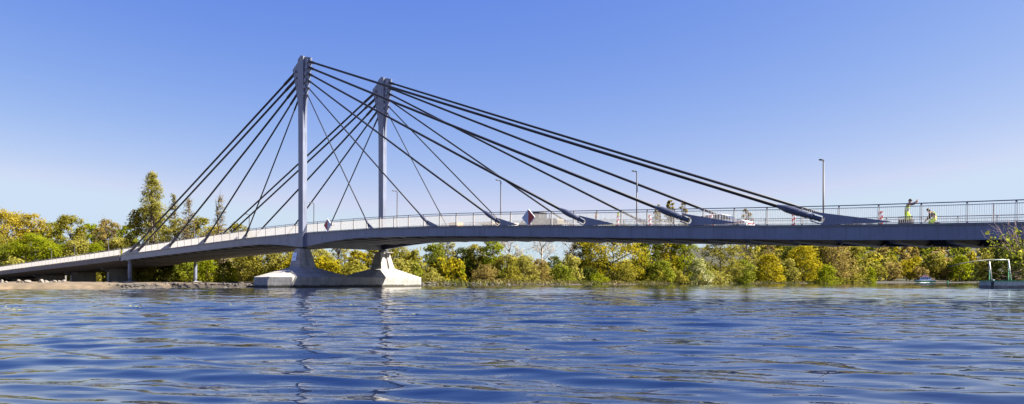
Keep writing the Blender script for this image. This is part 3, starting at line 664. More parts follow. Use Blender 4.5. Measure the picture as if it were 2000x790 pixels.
# water: one sheet on a fan-shaped grid that is finer towards the near shore; real wave heights
NA, NR = 900, 1650
th = np.linspace(-R(62), R(62), NA); rad = 9.5*(900/9.5)**np.linspace(0, 1, NR)
TH, RD = np.meshgrid(th, rad)
X = RD*np.sin(TH); Y = RD*np.cos(TH) - 8.0; Z = np.zeros_like(X); DX = np.zeros_like(X); DY = np.zeros_like(X)
spacing = np.maximum(RD*math.log(900/9.5)/NR, RD*R(124)/NA)
rs = np.random.RandomState(11)
slow = [(rs.uniform(.04,.22), rs.uniform(0,6.28), rs.uniform(0,6.28)) for _ in range(6)]
warp = sum(np.sin(k*(X*math.cos(a)+Y*math.sin(a))+p) for k, a, p in slow)
gust = .78 + .22*np.sin(.11*X+.05*Y+1.0)*np.sin(.07*Y-.09*X) + .12*warp/3
for i in range(96):
    lam = .18*(2.0/.18)**rs.beta(1.15, 1.3)
    ang = R(90) + rs.normal(0, R(18)) + (R(-14))
    if rs.rand() < .09: ang += rs.choice([-1, 1])*R(60)
    k = 2*math.pi/lam; kx, ky = k*math.cos(ang), k*math.sin(ang)
    sl = WAVE_SLOPE = .0165*rs.uniform(.5, 1.4)*(1.0 if lam > .4 else .8)
    a = sl/k
    fade = sst((lam/spacing - 3.0)/4.0)*gust
    ph = kx*X + ky*Y + rs.uniform(0, 6.28) + warp*rs.uniform(.15, .5)
    s, c = np.sin(ph), np.cos(ph)
    Z += a*fade*s; DX -= a*fade*c*math.cos(ang)*.9; DY -= a*fade*c*math.sin(ang)*.9
X -= DX; Y -= DY
idx = np.arange(NA*NR).reshape(NR, NA)
q = np.stack([idx[:-1,:-1], idx[1:,:-1], idx[1:,1:], idx[:-1,1:]], -1).reshape(-1, 4)
wm = bpy.data.materials.new('river_water'); wm.use_nodes = True
nt = wm.node_tree; L = nt.links; bs = nt.nodes['Principled BSDF']
bs.inputs['Base Color'].default_value = (.0016,.0065,.025,1); bs.inputs['Roughness'].default_value = .012; bs.inputs['IOR'].default_value = 1.55
ge = _n(nt, 'ShaderNodeNewGeometry'); prev = None
for sc_, st, dist, asp in ((2.4, .5, .020, .30), (7.0, .4, .004, .4)):
    mp = _n(nt, 'ShaderNodeMapping'); mp.inputs['Scale'].default_value = (asp, 1, 1); mp.inputs['Rotation'].default_value = (0, 0, R(12))
    L.new(ge.outputs['Position'], mp.inputs[0])
    nz = _n(nt, 'ShaderNodeTexNoise'); nz.inputs['Scale'].default_value = sc_; nz.inputs['Detail'].default_value = 3; nz.inputs['Distortion'].default_value = .6
    L.new(mp.outputs[0], nz.inputs['Vector'])
    bp = _n(nt, 'ShaderNodeBump'); bp.inputs['Strength'].default_value = st; bp.inputs['Distance'].default_value = dist
    L.new(nz.outputs['Fac'], bp.inputs['Height'])
    if prev: L.new(prev.outputs[0], bp.inputs['Normal'])
    prev = bp
L.new(prev.outputs[0], bs.inputs['Normal'])
w = np_mesh('river_water', np.stack([X, Y, Z], -1).reshape(-1, 3), q, wm, smooth=True); tag(w, kind='structure')

# ------------------------------------------------------------------ trees
LM = {
 'lime': leaf_mat('leaf_lime', (0.098,0.120,0.006), (0.203,0.229,0.010), (0.341,0.343,0.019)),
 'yellow': leaf_mat('leaf_yellow_green', (0.151,0.139,0.009), (0.303,0.253,0.013), (0.496,0.386,0.020)),
 'olive': leaf_mat('leaf_olive', (0.098,0.098,0.016), (0.221,0.198,0.026), (0.369,0.317,0.047)),
 'pale': leaf_mat('leaf_pale_olive', (0.139,0.136,0.026), (0.287,0.261,0.050), (0.443,0.397,0.087)),
 'ochre': leaf_mat('leaf_ochre', (0.171,0.137,0.019), (0.342,0.267,0.028), (0.492,0.390,0.052)),
 'green': leaf_mat('leaf_green', (0.080,0.096,0.010), (0.172,0.194,0.018), (0.312,0.309,0.032)),
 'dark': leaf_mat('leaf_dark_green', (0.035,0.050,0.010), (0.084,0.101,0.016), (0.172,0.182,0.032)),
 'brown': leaf_mat('leaf_brownish', (0.139,0.105,0.032), (0.254,0.190,0.052), (0.369,0.286,0.081)),
 'blossom': leaf_mat('leaf_blossom', (0.115,0.166,0.032), (0.262,0.269,0.079), (0.755,0.714,0.433)),
}
def leaves(rs, Cn, N, s, elong=1.5):
    """quads round points Cn (k,3) with outward normals N (k,3)"""
    k = len(Cn); N = N + rs.normal(0, .55, (k,3)); N /= np.linalg.norm(N, axis=1)[:,None] + 1e-9
    T = rs.normal(0, 1, (k,3)); T -= (T*N).sum(1)[:,None]*N; T /= np.linalg.norm(T, axis=1)[:,None] + 1e-9
    B = np.cross(N, T); sz = s*rs.uniform(.55, 1.3, (k,1))
    a = T*sz*.5*elong; b_ = B*sz*.5
    V = np.stack([Cn - a, Cn + b_*.9 - a*.1, Cn + a, Cn - b_*.9 + a*.1], 1).reshape(-1, 3)
    return V, np.arange(k*4).reshape(k, 4)
def limb(mb, rs, p0, p1, r0, r1, sag=.12, sides=5):
    p0, p1 = Vector(p0), Vector(p1); L_ = (p1-p0).length
    m = p0.lerp(p1, .5) + Vector((rs.normal(0,.07), rs.normal(0,.07), sag*rs.uniform(.3,1)))*L_
    mb.tube([p0, m, p1], [r0, (r0+r1)/2, r1], sides); return m
def twig(mb, rs, p, d, L_, r, dep, tips, spread=.7, rmin=.012, up=.15):
    d = d.normalized(); q_ = p + d*L_*.5 + Vector(rs.normal(0,.05,3))*L_; e = q_ + (d + Vector((0,0,up)) + Vector(rs.normal(0,.2,3))).normalized()*L_*.55
    mb.tube([p, q_, e], [r, r*.8, max(r*.55, rmin)], 4 if dep < 2 else 3)
    tips.append((e, dep))
    if dep <= 0: return
    for i in range(rs.randint(3, 5)):
        u = rs.uniform(.35, 1); b0 = p.lerp(q_, u*2) if u < .5 else q_.lerp(e, u*2-1)
        nd = (d + Vector(rs.normal(0, spread, 3))).normalized()
        twig(mb, rs, b0, nd, L_*rs.uniform(.5,.72), max(r*.5, rmin), dep-1, tips, spread, rmin, up)
def envelope(kind, v):
    if kind == 'poplar': return np.where(v < .22, .55+.45*v/.22, np.clip((1-v)/.78, 0, 1)**.72)
    if kind == 'larch': return np.clip(1.02 - v, .03, 1)**.8*np.where(v < .15, .6+.4*v/.15, 1)
    if kind == 'bush': return np.sqrt(np.clip(1 - (v*.99)**2.2, 0, 1))*np.where(v < .2, .85+.15*v/.2, 1)
    if kind == 'wide': return np.sqrt(np.clip(1 - np.abs(2*v-.85)**2.3/1.45, 0, 1))
    return np.sqrt(np.clip(1 - np.abs(2*v-.9)**2.4/1.3, 0, 1))
CB = {'poplar': .06, 'larch': .22, 'bush': .0, 'wide': .14, 'round': .10, 'sparse': .22, 'bare': .3}
def tree_data(seed, kind, H, Wd, s, dens=1., bark=None):
    rs = np.random.RandomState(seed); mb = MB(); Rr = Wd/2; cb = CB[kind]*H; CH = H - cb
    lob = [(rs.randint(2, 6), rs.uniform(0, 6.28), rs.uniform(-5, 5), rs.uniform(.06, .16)) for _ in range(4)]
    def Rad(v, az): return Rr*envelope(kind, v)*(1 + sum(a*np.sin(m*az + p + k_*v) for m, p, k_, a in lob))
    lean = Vector((rs.normal(0,.03), rs.normal(0,.03), 1))
    if kind in ('bare',):
        tips = []; r0 = .013*H + .04
        mb.tube([(0,0,-.3), lean*H*.35, lean*H*.7], [r0*1.3, r0, r0*.55], 7)
        for i in range(15):
            u = rs.uniform(.28, .72); az = i*2.4 + rs.normal(0,.4)
            twig(mb, rs, lean*H*u, Vector((math.cos(az), math.sin(az), .75 + u*.6)), min(Rr, H*.3)*rs.uniform(.7,1.0), r0*.45, 2, tips, .6, .022)
        Cn = np.array([tuple(e) for e, d in tips if d < 2]); pick = rs.rand(len(Cn)) < .5*dens; Cn = Cn[pick]
        Cn = np.repeat(Cn, 2, 0) + rs.normal(0, .3, (len(Cn)*2, 3))
        return mb, leaves(rs, Cn, rs.normal(0,1,Cn.shape) + (0,0,.4), s*.7)
    nc = int({'poplar': 95, 'larch': 180, 'bush': 46, 'wide': 80, 'round': 62, 'sparse': 46}[kind]*(1.9 if kind != 'larch' else 1)*(1 if H > 6 else .8))
    v = rs.uniform(.02, .99, nc) if kind != 'larch' else np.repeat(np.linspace(.0,.97,20), 9) + rs.normal(0,.012,180)
    v = np.clip(v, .01, .99)
    az = rs.uniform(0, 2*math.pi, nc); fr = rs.uniform(.25, 1, nc)**.55
    if kind in ('round','wide','bush'):                     # make sure the outer skin is well covered
        v = np.clip(rs.beta(1.15, 1.0, nc), .01, .99)
    Rv = Rad(v, az)*fr*.88
    cc = np.stack([Rv*np.cos(az), Rv*np.sin(az), cb + v*CH*.97], 1)
    cr = Wd*{'poplar': .115, 'larch': .075, 'bush': .15, 'wide': .105, 'round': .125, 'sparse': .085}[kind]*rs.uniform(.6, 1.4, nc)*(.84 if kind != 'larch' else 1)
    # trunk and limbs
    tr = .011*H + .05
    if kind == 'bush':
        for i in range(7):
            j = rs.randint(nc); a = rs.uniform(0,6.28)
            limb(mb, rs, (.12*Rr*math.cos(a), .12*Rr*math.sin(a), -.2), cc[j], tr*.6, .015)
    else:
        top = .93 if kind in ('poplar','larch') else .68
        P = [lean*H*u + Vector((rs.normal(0,.012), rs.normal(0,.012), 0))*H*(u > 0) for u in (0, top*.3, top*.6, top)]; P[0] = Vector((0,0,-.3))
        mb.tube(P, [tr*1.35, tr, tr*.7, tr*.22], 7)
        for j in rs.permutation(nc)[:int(nc*(.95 if kind in ('larch','sparse') else .35))]:
            u = cc[j,2]/H - (.02 if kind == 'larch' else rs.uniform(.10, .25)); u = min(max(u, .05), top*.97)
            m = limb(mb, rs, lean*H*u, cc[j], tr*(1-u)*.5 + .015, .014, .1 if kind != 'larch' else -.03)
            if kind in ('sparse','larch','wide'):
                for _ in range(2): limb(mb, rs, m, cc[j] + rs.normal(0, cr[j], 3), .02 + tr*.1, .01, .05, 3)
    area = Wd*CH*.72
    if kind in ('larch', 'poplar'): s = s*.75
    cover = {'poplar': 2.5, 'larch': .42, 'bush': 5.6, 'wide': 4.4, 'round': 5.4, 'sparse': 1.9}[kind]*dens
    nl = int(cover*area/(s*s*.75)); wgt = cr**2; wgt /= wgt.sum()
    ci = rs.choice(nc, nl, p=wgt); D = rs.normal(0, 1, (nl,3)); D /= np.linalg.norm(D, axis=1)[:,None]
    rr = rs.uniform(.15, 1.12, (nl,1))**.5*cr[ci][:,None]
    off = D*rr*np.array([1, 1, .72 if kind != 'larch' else .5]); Cn = cc[ci] + off
    stray = rs.rand(nl) < .03; Cn[stray] += rs.normal(0, .5, (stray.sum(),3))*cr[ci][stray][:,None]
    Cn[:,2] = np.clip(Cn[:,2], .05 if kind == 'bush' else cb*.5, None)
    og = Cn.copy(); og[:,2] -= cb + CH*.45; og /= np.linalg.norm(og, axis=1)[:,None] + 1e-6
    return mb, leaves(rs, Cn, D*.9 + og*.5 + (0,0,.25), s)
TREE_SEED = [100]
def tree(x, Zd, top, wpx, kind, lm, label, cat='tree', name=None, dens=1., bark=BARK, group=None, base=None):
    Xw = (x-1000)/F*Zd; gz = float(ground_h(np.array([Xw]), np.array([Zd]))[0]); gz = max(gz, .0)
    H = CAMH + (HZ-top)*Zd/F - gz; Wd = wpx*Zd/F; TREE_SEED[0] += 1
    s = max(.13, .0018*Zd)
    mb, (V, fc) = tree_data(TREE_SEED[0], kind, H, Wd, s, dens)
    nm = name or {'poplar': 'poplar_tree', 'larch': 'larch_tree', 'bush': 'shrub', 'bare': 'bare_tree'}.get(kind, 'broadleaf_tree')
    e = empty(nm, (Xw, Zd, gz), random.Random(TREE_SEED[0]).uniform(-.3,.3), label, 'shrub' if kind == 'bush' else cat, group)
    mb.build('stems' if kind == 'bush' else 'trunk', bark, e, True)
    np_mesh('foliage' if kind == 'bush' else 'crown', V, fc, LM[lm], e)
    return e
GL = 'trees behind the left viaduct'; GB = 'shrubs and trees under the bridge'; GR = 'trees along the far bank'; GH = 'trees at the foot of the far hill'
TT = [
 (12,238,413,120,'round','ochre','tall ochre leaved tree at the left edge of the photo',GL,1.),
 (62,240,417,80,'round','ochre','tall ochre leaved tree behind the bright lime tree',GL,.9),
 (-35,225,425,110,'round','olive','olive tree cut off by the left edge of the photo',GL,1.),
 (64,206,459,100,'round','lime','bright lime green tree in front of the ochre trees',GL,1.1),
 (103,245,434,60,'round','green','darker green tree between the ochre trees and the broad olive tree',GL,1.),
 (134,230,421,82,'round','olive','broad domed olive tree behind the pole lamps at left',GL,1.),
 (112,208,478,70,'bush','lime','yellow lime shrub just right of the bright lime tree',GL,1.),
 (174,238,435,60,'round','lime','fresh green tree between the domed olive tree and the brownish tree',GL,1.),
 (152,210,470,80,'bush','pale','pale olive shrub behind the viaduct railing, third lamp in front',GL,1.),
 (212,230,427,72,'sparse','brown','airy brownish tree left of the poplar',GL,1.9),
 (208,236,440,60,'round','olive','dull olive tree standing inside the brownish tree outline',GL,.9),
 (248,226,439,52,'round','green','green tree close to the left flank of the poplar',GL,1.),
 (192,206,472,60,'bush','lime','lime shrub behind the viaduct under the brownish tree',GL,1.),
 (232,204,464,66,'bush','pale','pale shrub behind the leftmost cable anchors',GL,1.),
 (10,205,480,70,'bush','green','green shrub at the left edge behind the triangular sign',GL,1.),
 (297,174,331,84,'poplar','pale','tall tapering poplar, the highest tree at left',GL,1.05),
 (288,178,400,86,'round','olive','olive tree skirting the foot of the tall poplar',GL,1.),
 (338,178,374,56,'larch','olive','slim airy larch just right of the poplar',GL,1.5),
 (345,172,425,70,'round','pale','pale tree below the slim larch beside the poplar',GL,.9),
 (368,170,384,68,'larch','brown','thin leaved larch with tiered branches between two back stays',GL,1.1),
 (392,173,424,66,'round','olive','olive tree beneath the tiered larch',GL,.8),
 (431,166,378,62,'larch','brown','solitary sparse larch right of the others, bare lower branches',GL,.8),
 (420,174,440,70,'round','yellow','yellowish tree top behind the railing below the solitary larch',GL,.9),
 (466,172,436,70,'round','olive','low olive tree top behind the railing near the steep back stay',GL,.8),
 (284,142,507,64,'bush','pale','pale leaved shrub under the bridge beside the wall pier',GB,1.),
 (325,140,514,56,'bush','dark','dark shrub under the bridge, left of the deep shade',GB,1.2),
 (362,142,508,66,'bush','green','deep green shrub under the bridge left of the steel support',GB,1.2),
 (405,137,507,56,'bush','lime','sunlit shrub right behind the steel support under the bridge',GB,1.),
 (441,118,514,54,'bush','lime','bright green shrub on the sand in front of the pale trunk',GB,1.15),
 (437,128,478,44,'sparse','pale','thin tree with a pale trunk rising behind the bright green shrub',GB,1.),
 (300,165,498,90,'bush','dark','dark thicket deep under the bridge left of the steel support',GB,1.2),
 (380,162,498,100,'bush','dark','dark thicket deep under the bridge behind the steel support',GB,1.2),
 (470,140,486,76,'bush','pale','tall pale green thicket right of the pale trunk',GB,1.),
 (512,138,480,80,'bush','olive','olive thicket under the bridge midway between pale trunk and pier',GB,1.),
 (556,137,476,80,'bush','pale','pale thicket just left of the near pier column',GB,1.),
 (595,139,480,60,'bush','olive','olive thicket directly behind the near pier column',GB,1.),
 (625,142,486,56,'round','pale','pale tree just right of the near pier column',GB,1.),
 (640,138,512,60,'bush','lime','low lime shrub behind the middle of the river pier',GB,1.),
 (662,156,468,60,'sparse','pale','airy tree with sky showing through between the pier columns',GB,1.0),
 (698,140,490,58,'round','yellow','yellow green tree left of the far pier column',GB,1.1),
 (690,137,516,60,'bush','green','green shrub low behind the pier, left of the far column',GB,1.),
 (728,142,484,50,'round','olive','olive tree directly behind the far pier column',GB,1.),
 (776,142,477,84,'round','olive','rounded olive tree right of the far pier column',GB,1.),
 (800,138,520,70,'bush','pale','low pale shrub behind the right end of the river pier',GB,1.),
 (846,145,476,56,'round','green','green tree with dark gaps right of the river pier',GR,1.),
 (852,139,505,60,'bush','dark','dark shrub on the bank just right of the river pier',GR,1.1),
 (842,130,533,50,'bush','pale','low pale shrub at the water right beside the river pier',GR,1.),
 (872,150,462,54,'sparse','pale','loose pale tree reaching under the deck right of the pier',GR,1.1),
 (908,151,484,56,'round','dark','dark rounded tree behind the slender lime sapling',GR,1.2),
 (899,136,512,24,'round','lime','slender lime sapling with bare stem on the far bank',GR,1.),
 (882,141,514,60,'bush','dark','dark undergrowth shrub left of the slender sapling',GR,1.1),
 (931,149,478,54,'round','olive','olive tree right of the dark rounded tree',GR,1.),
 (962,146,456,58,'round','lime','fresh green tree wrapped along its straight dark trunk',GR,.75),
 (948,139,520,64,'bush','brown','brown twiggy shrub leaning over the bank stones',GR,.8),
 (992,156,452,64,'bare','pale','bare branched tree left of the sky gap under the deck',GR,1.),
 (988,143,500,70,'bush','olive','olive shrub below the left bare tree',GR,1.),
 (1024,147,500,62,'bush','pale','pale shrub between the two bare trees',GR,1.),
 (1058,158,455,70,'bare','brown','bare tree standing alone in the sky gap under the deck',GR,.6),
 (1052,150,508,56,'bush','brown','brownish twiggy shrub at the foot of the lone bare tree',GR,.9),
 (1082,172,502,46,'round','dark','small dark tree at right of the lone bare tree',GR,1.),
 (1097,152,520,50,'bush','green','fresh green dome shaped shrub left of the reed bed',GR,1.1),
 (1112,215,500,40,'round','olive','small distant olive tree in the gap left of the spreading tree',GR,1.),
 (1136,182,462,64,'round','dark','dark olive tree on the left flank of the spreading tree',GR,1.1),
 (1118,178,455,44,'bare','dark','bare branch tips poking left from the spreading tree',GR,.3),
 (1196,176,440,150,'wide','yellow','big spreading yellow olive tree with dark limbs',GR,.85),
 (1165,166,536,50,'bush','lime','small lime shrub at the water below the spreading tree',GR,1.),
 (1150,168,524,56,'bush','dark','shaded shrub under the left side of the spreading tree',GR,1.1),
 (1215,172,520,70,'bush','olive','olive shrub at the right foot of the spreading tree',GR,1.),
 (1252,192,462,40,'round','green','narrow green tree right of the spreading tree',GR,1.1),
 (1270,197,452,44,'round','dark','narrow dark tree in the gap right of the spreading tree',GR,1.2),
 (1302,206,450,60,'round','yellow','yellow green tree with dangling clusters above the round bush',GR,.9),
 (1336,206,452,56,'round','lime','lime tree above the white blossom shrub',GR,1.),
 (1290,190,511,64,'bush','green','round green bush on the bank left of the white blossom',GR,1.1),
 (1322,193,530,50,'bush','olive','low olive bush between the round bush and the white blossom',GR,1.),
 (1364,196,506,54,'bush','blossom','shrub covered in white blossom on the far bank',GR,1.),
 (1408,212,458,92,'wide','olive','olive willow with leaning limbs right of the white blossom',GR,.85),
 (1392,203,530,60,'bush','pale','low pale shrub at the water under the leaning willow',GR,1.),
 (1456,240,456,56,'sparse','pale','airy tree with a dark ivy covered trunk right of the willow',GR,1.5),
 (1450,228,510,56,'bush','green','green shrub at the foot of the ivy covered tree',GR,1.1),
 (1284,240,394,26,'sparse','yellow','leftmost of the yellow tree tops showing above the railing',GR,1.8),
 (1310,243,387,30,'sparse','yellow','middle and highest of the yellow tree tops above the railing',GR,1.8),
 (1335,240,390,28,'sparse','ochre','rightmost of the yellow tree tops above the railing',GR,1.8),
 (1458,280,404,34,'sparse','brown','dark thin tree top above the railing near the white car',GR,1.3),
 (1500,262,500,66,'bush','yellow','bright yellow green dome shaped bush left of the narrow pale bush',GR,1.2),
 (1499,310,466,36,'sparse','brown','upright brown tree behind the bright yellow bush',GR,2.),
 (1541,280,507,40,'bush','pale','narrow pale bush between the two bright yellow crowns',GR,1.1),
 (1548,318,482,50,'round','dark','dark tree behind the narrow pale bush',GR,1.1),
 (1568,292,479,72,'round','yellow','large bright yellow green tree right of the sky gap',GR,1.2),
 (1612,300,520,54,'bush','lime','lime bush at the right foot of the large yellow green tree',GR,1.1),
 (1600,335,470,50,'round','olive','olive tree behind the large yellow green tree',GR,1.),
 (1632,330,474,78,'round','brown','large brownish tree right of the bright yellow trees',GR,1.),
 (1672,350,481,56,'round','olive','olive tree at the right end of the near tree line',GR,1.),
 (1694,378,523,40,'bush','lime','lime bush closing the tree line above the water',GR,1.1),
 (1655,340,530,60,'bush','olive','low olive bush under the large brownish tree',GR,1.),
 (1960,112,478,70,'bush','dark','dark tall shrub behind the metal frame of the pontoon',GB,1.1),
 (2010,100,470,90,'bush','dark','dark shrub behind the pontoon at the right edge',GB,1.1),
 (1926,118,500,46,'bush','olive','olive shrub left of the metal frame on the pontoon',GB,1.),
 (1985,92,515,60,'bush','dark','low shaded shrub on the bank just behind the pontoon',GB,1.2),
 # foot of the hill
 (1716,470,520,38,'round','olive','olive tree at the hill foot, first right of the lime bush',GH,1.),
 (1742,480,512,40,'round','brown','brownish tree at the hill foot left of the river boat',GH,1.),
 (1770,490,508,40,'round','yellow','yellowish tree at the hill foot behind and left of the boat',GH,1.),
 (1796,484,522,34,'round','brown','brown tree directly above the river boat',GH,1.),
 (1826,490,494,52,'round','olive','large olive crown on the hill foot right of the boat',GH,1.1),
 (1850,484,520,30,'round','brown','small brown tree between the olive crown and the bright dome',GH,1.),
 (1874,476,500,46,'round','lime','bright lime domed tree at the hill foot, left of the pole tip',GH,1.2),
 (1902,486,516,40,'round','dark','dark tree at the hill foot behind the slanting pole',GH,1.1),
]
for x, Zd, top, wpx, kd, lm, lb, gp, dn in TT:
    tree(x, Zd, top, wpx, kd, lm, lb, dens=dn, group=gp, bark=BARK_L if 'pale trunk' in lb or 'sapling' in lb or kd == 'bare' else BARK)

# far wooded hillside that reads as one mass
def wood(name, pts, kinds, Hr, Wr, s):
    allV = []; allF = []; o = 0
    protos = [[tree_data(900 + i*7 + hash(k) % 3, k, 12, 10, s)[1] for i in range(3)] for k in ('round','wide')]
    protos = protos[0] + protos[1]
    rs = np.random.RandomState(77)
    for X_, Y_ in pts:
        V, fc = protos[rs.randint(len(protos))]; a = rs.uniform(0, 6.28); k = rs.uniform(*Wr)/10; kz = rs.uniform(*Hr)/12
        c, s_ = math.cos(a), math.sin(a); gz = float(ground_h(np.array([X_]), np.array([Y_]))[0])
        V2 = np.stack([(V[:,0]*c - V[:,1]*s_)*k + X_, (V[:,0]*s_ + V[:,1]*c)*k + Y_, V[:,2]*kz + gz - .5], 1)
        allV.append(V2); allF.append(fc + o); o += len(V2)
    return np.concatenate(allV), np.concatenate(allF)
rs = np.random.RandomState(21)
groups = {'olive': [], 'pale': [], 'brown': [], 'green': [], 'yellow': []}
while sum(map(len, groups.values())) < 330:
    Y_ = rs.uniform(485, 800); x = rs.uniform(1480, 2150); X_ = (x-1000)/F*Y_
    d = river_dist(np.array([X_]), np.array([Y_]))[0]
    if d < 12: continue
    groups[rs.choice(list(groups), p=[.28,.26,.16,.14,.16])].append((X_, Y_))
hw_ = bpy.data.objects.new('hillside_wood', None)
Vs, Fs, mi, o = [], [], [], 0
for i, (lm, pts) in enumerate(groups.items()):
    V, fc = wood(lm, pts, None, (10, 17), (9, 15), 1.5); Vs.append(V); Fs.append(fc + o); mi.append(np.full(len(fc), i)); o += len(V)
hw_ = np_mesh('hillside_wood', np.concatenate(Vs), np.concatenate(Fs), LM['olive'])
hw_.data.materials.clear()
for lm in groups: hw_.data.materials.append(LM[lm])
hw_.data.polygons.foreach_set('material_index', np.concatenate(mi).astype(np.int32))
tag(hw_, 'mixed spring wood covering the far hillside', 'wood', None, 'stuff')

# continuous undergrowth between and behind the bank trees
def undergrowth():
    rs = np.random.RandomState(31); line = [(-30,112),(-15,124),(0,136),(11,146),(23,166),(39,187),(72,227),(131,307),(192,386)]; pr = [tree_data(700+i, 'bush', 3.4, 4.6, .34)[1] for i in range(5)]
    Vs, Fs, mi, o = [], [], [], 0
    spots = []
    for (a, b_) in zip(line[:-1], line[1:]):
        a, b_ = np.array(a, float), np.array(b_, float); L_ = np.linalg.norm(b_-a); t_ = (b_-a)/L_; nr = np.array([-t_[1], t_[0]])
        for _ in range(int(L_/1.5)): spots.append((a + t_*rs.uniform(0, L_) + nr*rs.uniform(5, 26), L_))
    for _ in range(46): spots.append((np.array((rs.uniform(-88, -34), rs.uniform(142, 172))), 0))
    for _ in range(26): spots.append((np.array((rs.uniform(-150, -95), rs.uniform(196, 226))), 0))
    for p, _l in spots:
        V, fc = pr[rs.randint(5)]; k = rs.uniform(.7, 1.5)*(1 + .0016*max(p[1]-120, 0)); kz = k*rs.uniform(.75, 1.25); a = rs.uniform(0, 6.28); c, s_ = math.cos(a), math.sin(a)
        gz = float(ground_h(np.array([p[0]]), np.array([p[1]]))[0])
        Vs.append(np.stack([(V[:,0]*c-V[:,1]*s_)*k + p[0], (V[:,0]*s_+V[:,1]*c)*k + p[1], V[:,2]*kz + gz - .1], 1)); Fs.append(fc + o); o += len(V); mi.append(np.full(len(fc), rs.choice(4, p=[.3,.22,.33,.15])))
    ob = np_mesh('bank_undergrowth', np.concatenate(Vs), np.concatenate(Fs), LM['olive']); ob.data.materials.clear()
    for lm in ('olive','green','pale','yellow'): ob.data.materials.append(LM[lm])
    ob.data.polygons.foreach_set('material_index', np.concatenate(mi).astype(np.int32))
    tag(ob, 'dense green undergrowth filling the gaps between the bank trees', 'undergrowth', None, 'stuff')
undergrowth()

# overhanging shrub on the near right bank
def near_shrub():
    X0, Y0 = 24.9, 31.5; gz = float(ground_h(np.array([X0]), np.array([Y0]))[0])
    e = empty('overhanging_shrub', (X0, Y0, gz), 0, 'shrub with big yellow green leaves and bare reddish twigs overhanging from the right edge', 'shrub')
    rs = np.random.RandomState(8); mb = MB(); tips = []
    for i in range(9):
        az = R(180) + rs.normal(0, .7); el = rs.uniform(.45, 1.0)
        twig(mb, rs, Vector((rs.normal(0,.3), rs.normal(0,.3), .1)), Vector((math.cos(az), math.sin(az)*.6, el)), rs.uniform(1.5,2.1), .05, 3, tips, .5, .006, .12)
    mb.build('stems', mat('reddish_bark', (.20,.12,.085), .8, 0, .2, 6), e, True)
    Cn = np.array([tuple(p) for p, d in tips if d <= 1]); Cn = Cn[(Cn[:,2] + gz > 1.55) & (Cn[:,2] + gz < 3.0)]
    Cn = np.repeat(Cn, 7, 0) + rs.normal(0, .17, (len(Cn)*7, 3))
    V, fc = leaves(rs, Cn, rs.normal(0,.5,Cn.shape) + (0,0,.8), .13, 1.3)
    np_mesh('foliage', V, fc, leaf_mat('leaf_near_shrub', (.07,.10,.012), (.20,.22,.02), (.42,.40,.05)), e)
    # long bare shoots against the girder
    mb = MB()
    for i in range(16):
        p = Vector((rs.uniform(-3.4,-.6), rs.uniform(-.8,.8), 1.7 + rs.uniform(0,.6))); d = Vector((rs.uniform(-.75,.25), rs.normal(0,.2), 1)).normalized()
        twig(mb, rs, p, d, rs.uniform(.7,1.3), .012, 1, [], .45, .004, .1)
    mb.build('bare_shoots', mat('pinkish_twigs', (.30,.20,.17), .8, 0, .2, 6), e, True)
near_shrub()

# dry grass, reeds and dead stems along the far waterline
def fringe():
    rs = np.random.RandomState(4); Vs = []
    segs = [((-29,108),(-15,122),1.6,3),((-15,122),(0,134.5),2.2,8),((0,134.5),(11.3,144),2.0,8),((11.3,144),(23.5,164),1.6,10),((23.5,164),(39.6,185),1.6,9),((39.6,185),(72,225),1.6,7),((72,225),(131,305),1.6,6),((131,305),(192,384),1.7,5)]
    for a, b_, hmax, dn in segs:
        a, b_ = np.array(a, float), np.array(b_, float); L_ = np.linalg.norm(b_-a); t_ = (b_-a)/L_; nrm = np.array([-t_[1], t_[0]])
        k = int(L_*dn*3.6); u = rs.uniform(0, 1, k)
        dist = rs.uniform(0, 1, k)**1.6*5 + .05; clump = .5 + .5*np.sin(u*L_*.9 + a[0]) * np.sin(u*L_*.33 + 1)
        p = a + (b_-a)*u[:,None] + nrm*dist[:,None]
        z = ground_h(p[:,0], p[:,1]); h = hmax*.42*rs.uniform(.25, 1, k)*(.45 + .75*clump); wv = .05 + .0006*p[:,1]
        lean = rs.normal(0, .6, (k,2))*h[:,None]; ax = rs.uniform(0, 3.14, k); w_ = np.stack([np.cos(ax), np.sin(ax), 0*ax], 1)*wv[:,None]
        B = np.concatenate([p, z[:,None]-.05], 1); T = B + np.concatenate([lean, h[:,None]], 1)
        Vs.append(np.stack([B - w_, B + w_, T + w_*.3, T - w_*.3], 1).reshape(-1, 3))
    V = np.concatenate(Vs); return V, np.arange(len(V)).reshape(-1, 4)
V, fc = fringe()
o = np_mesh('bank_grass', V, fc, leaf_mat('leaf_dry_reed', (.06,.075,.012), (.13,.125,.03), (.27,.19,.10), .25, .09)); tag(o, 'dry reeds, grass and dead stems along the far waterline', 'grass', None, 'stuff')
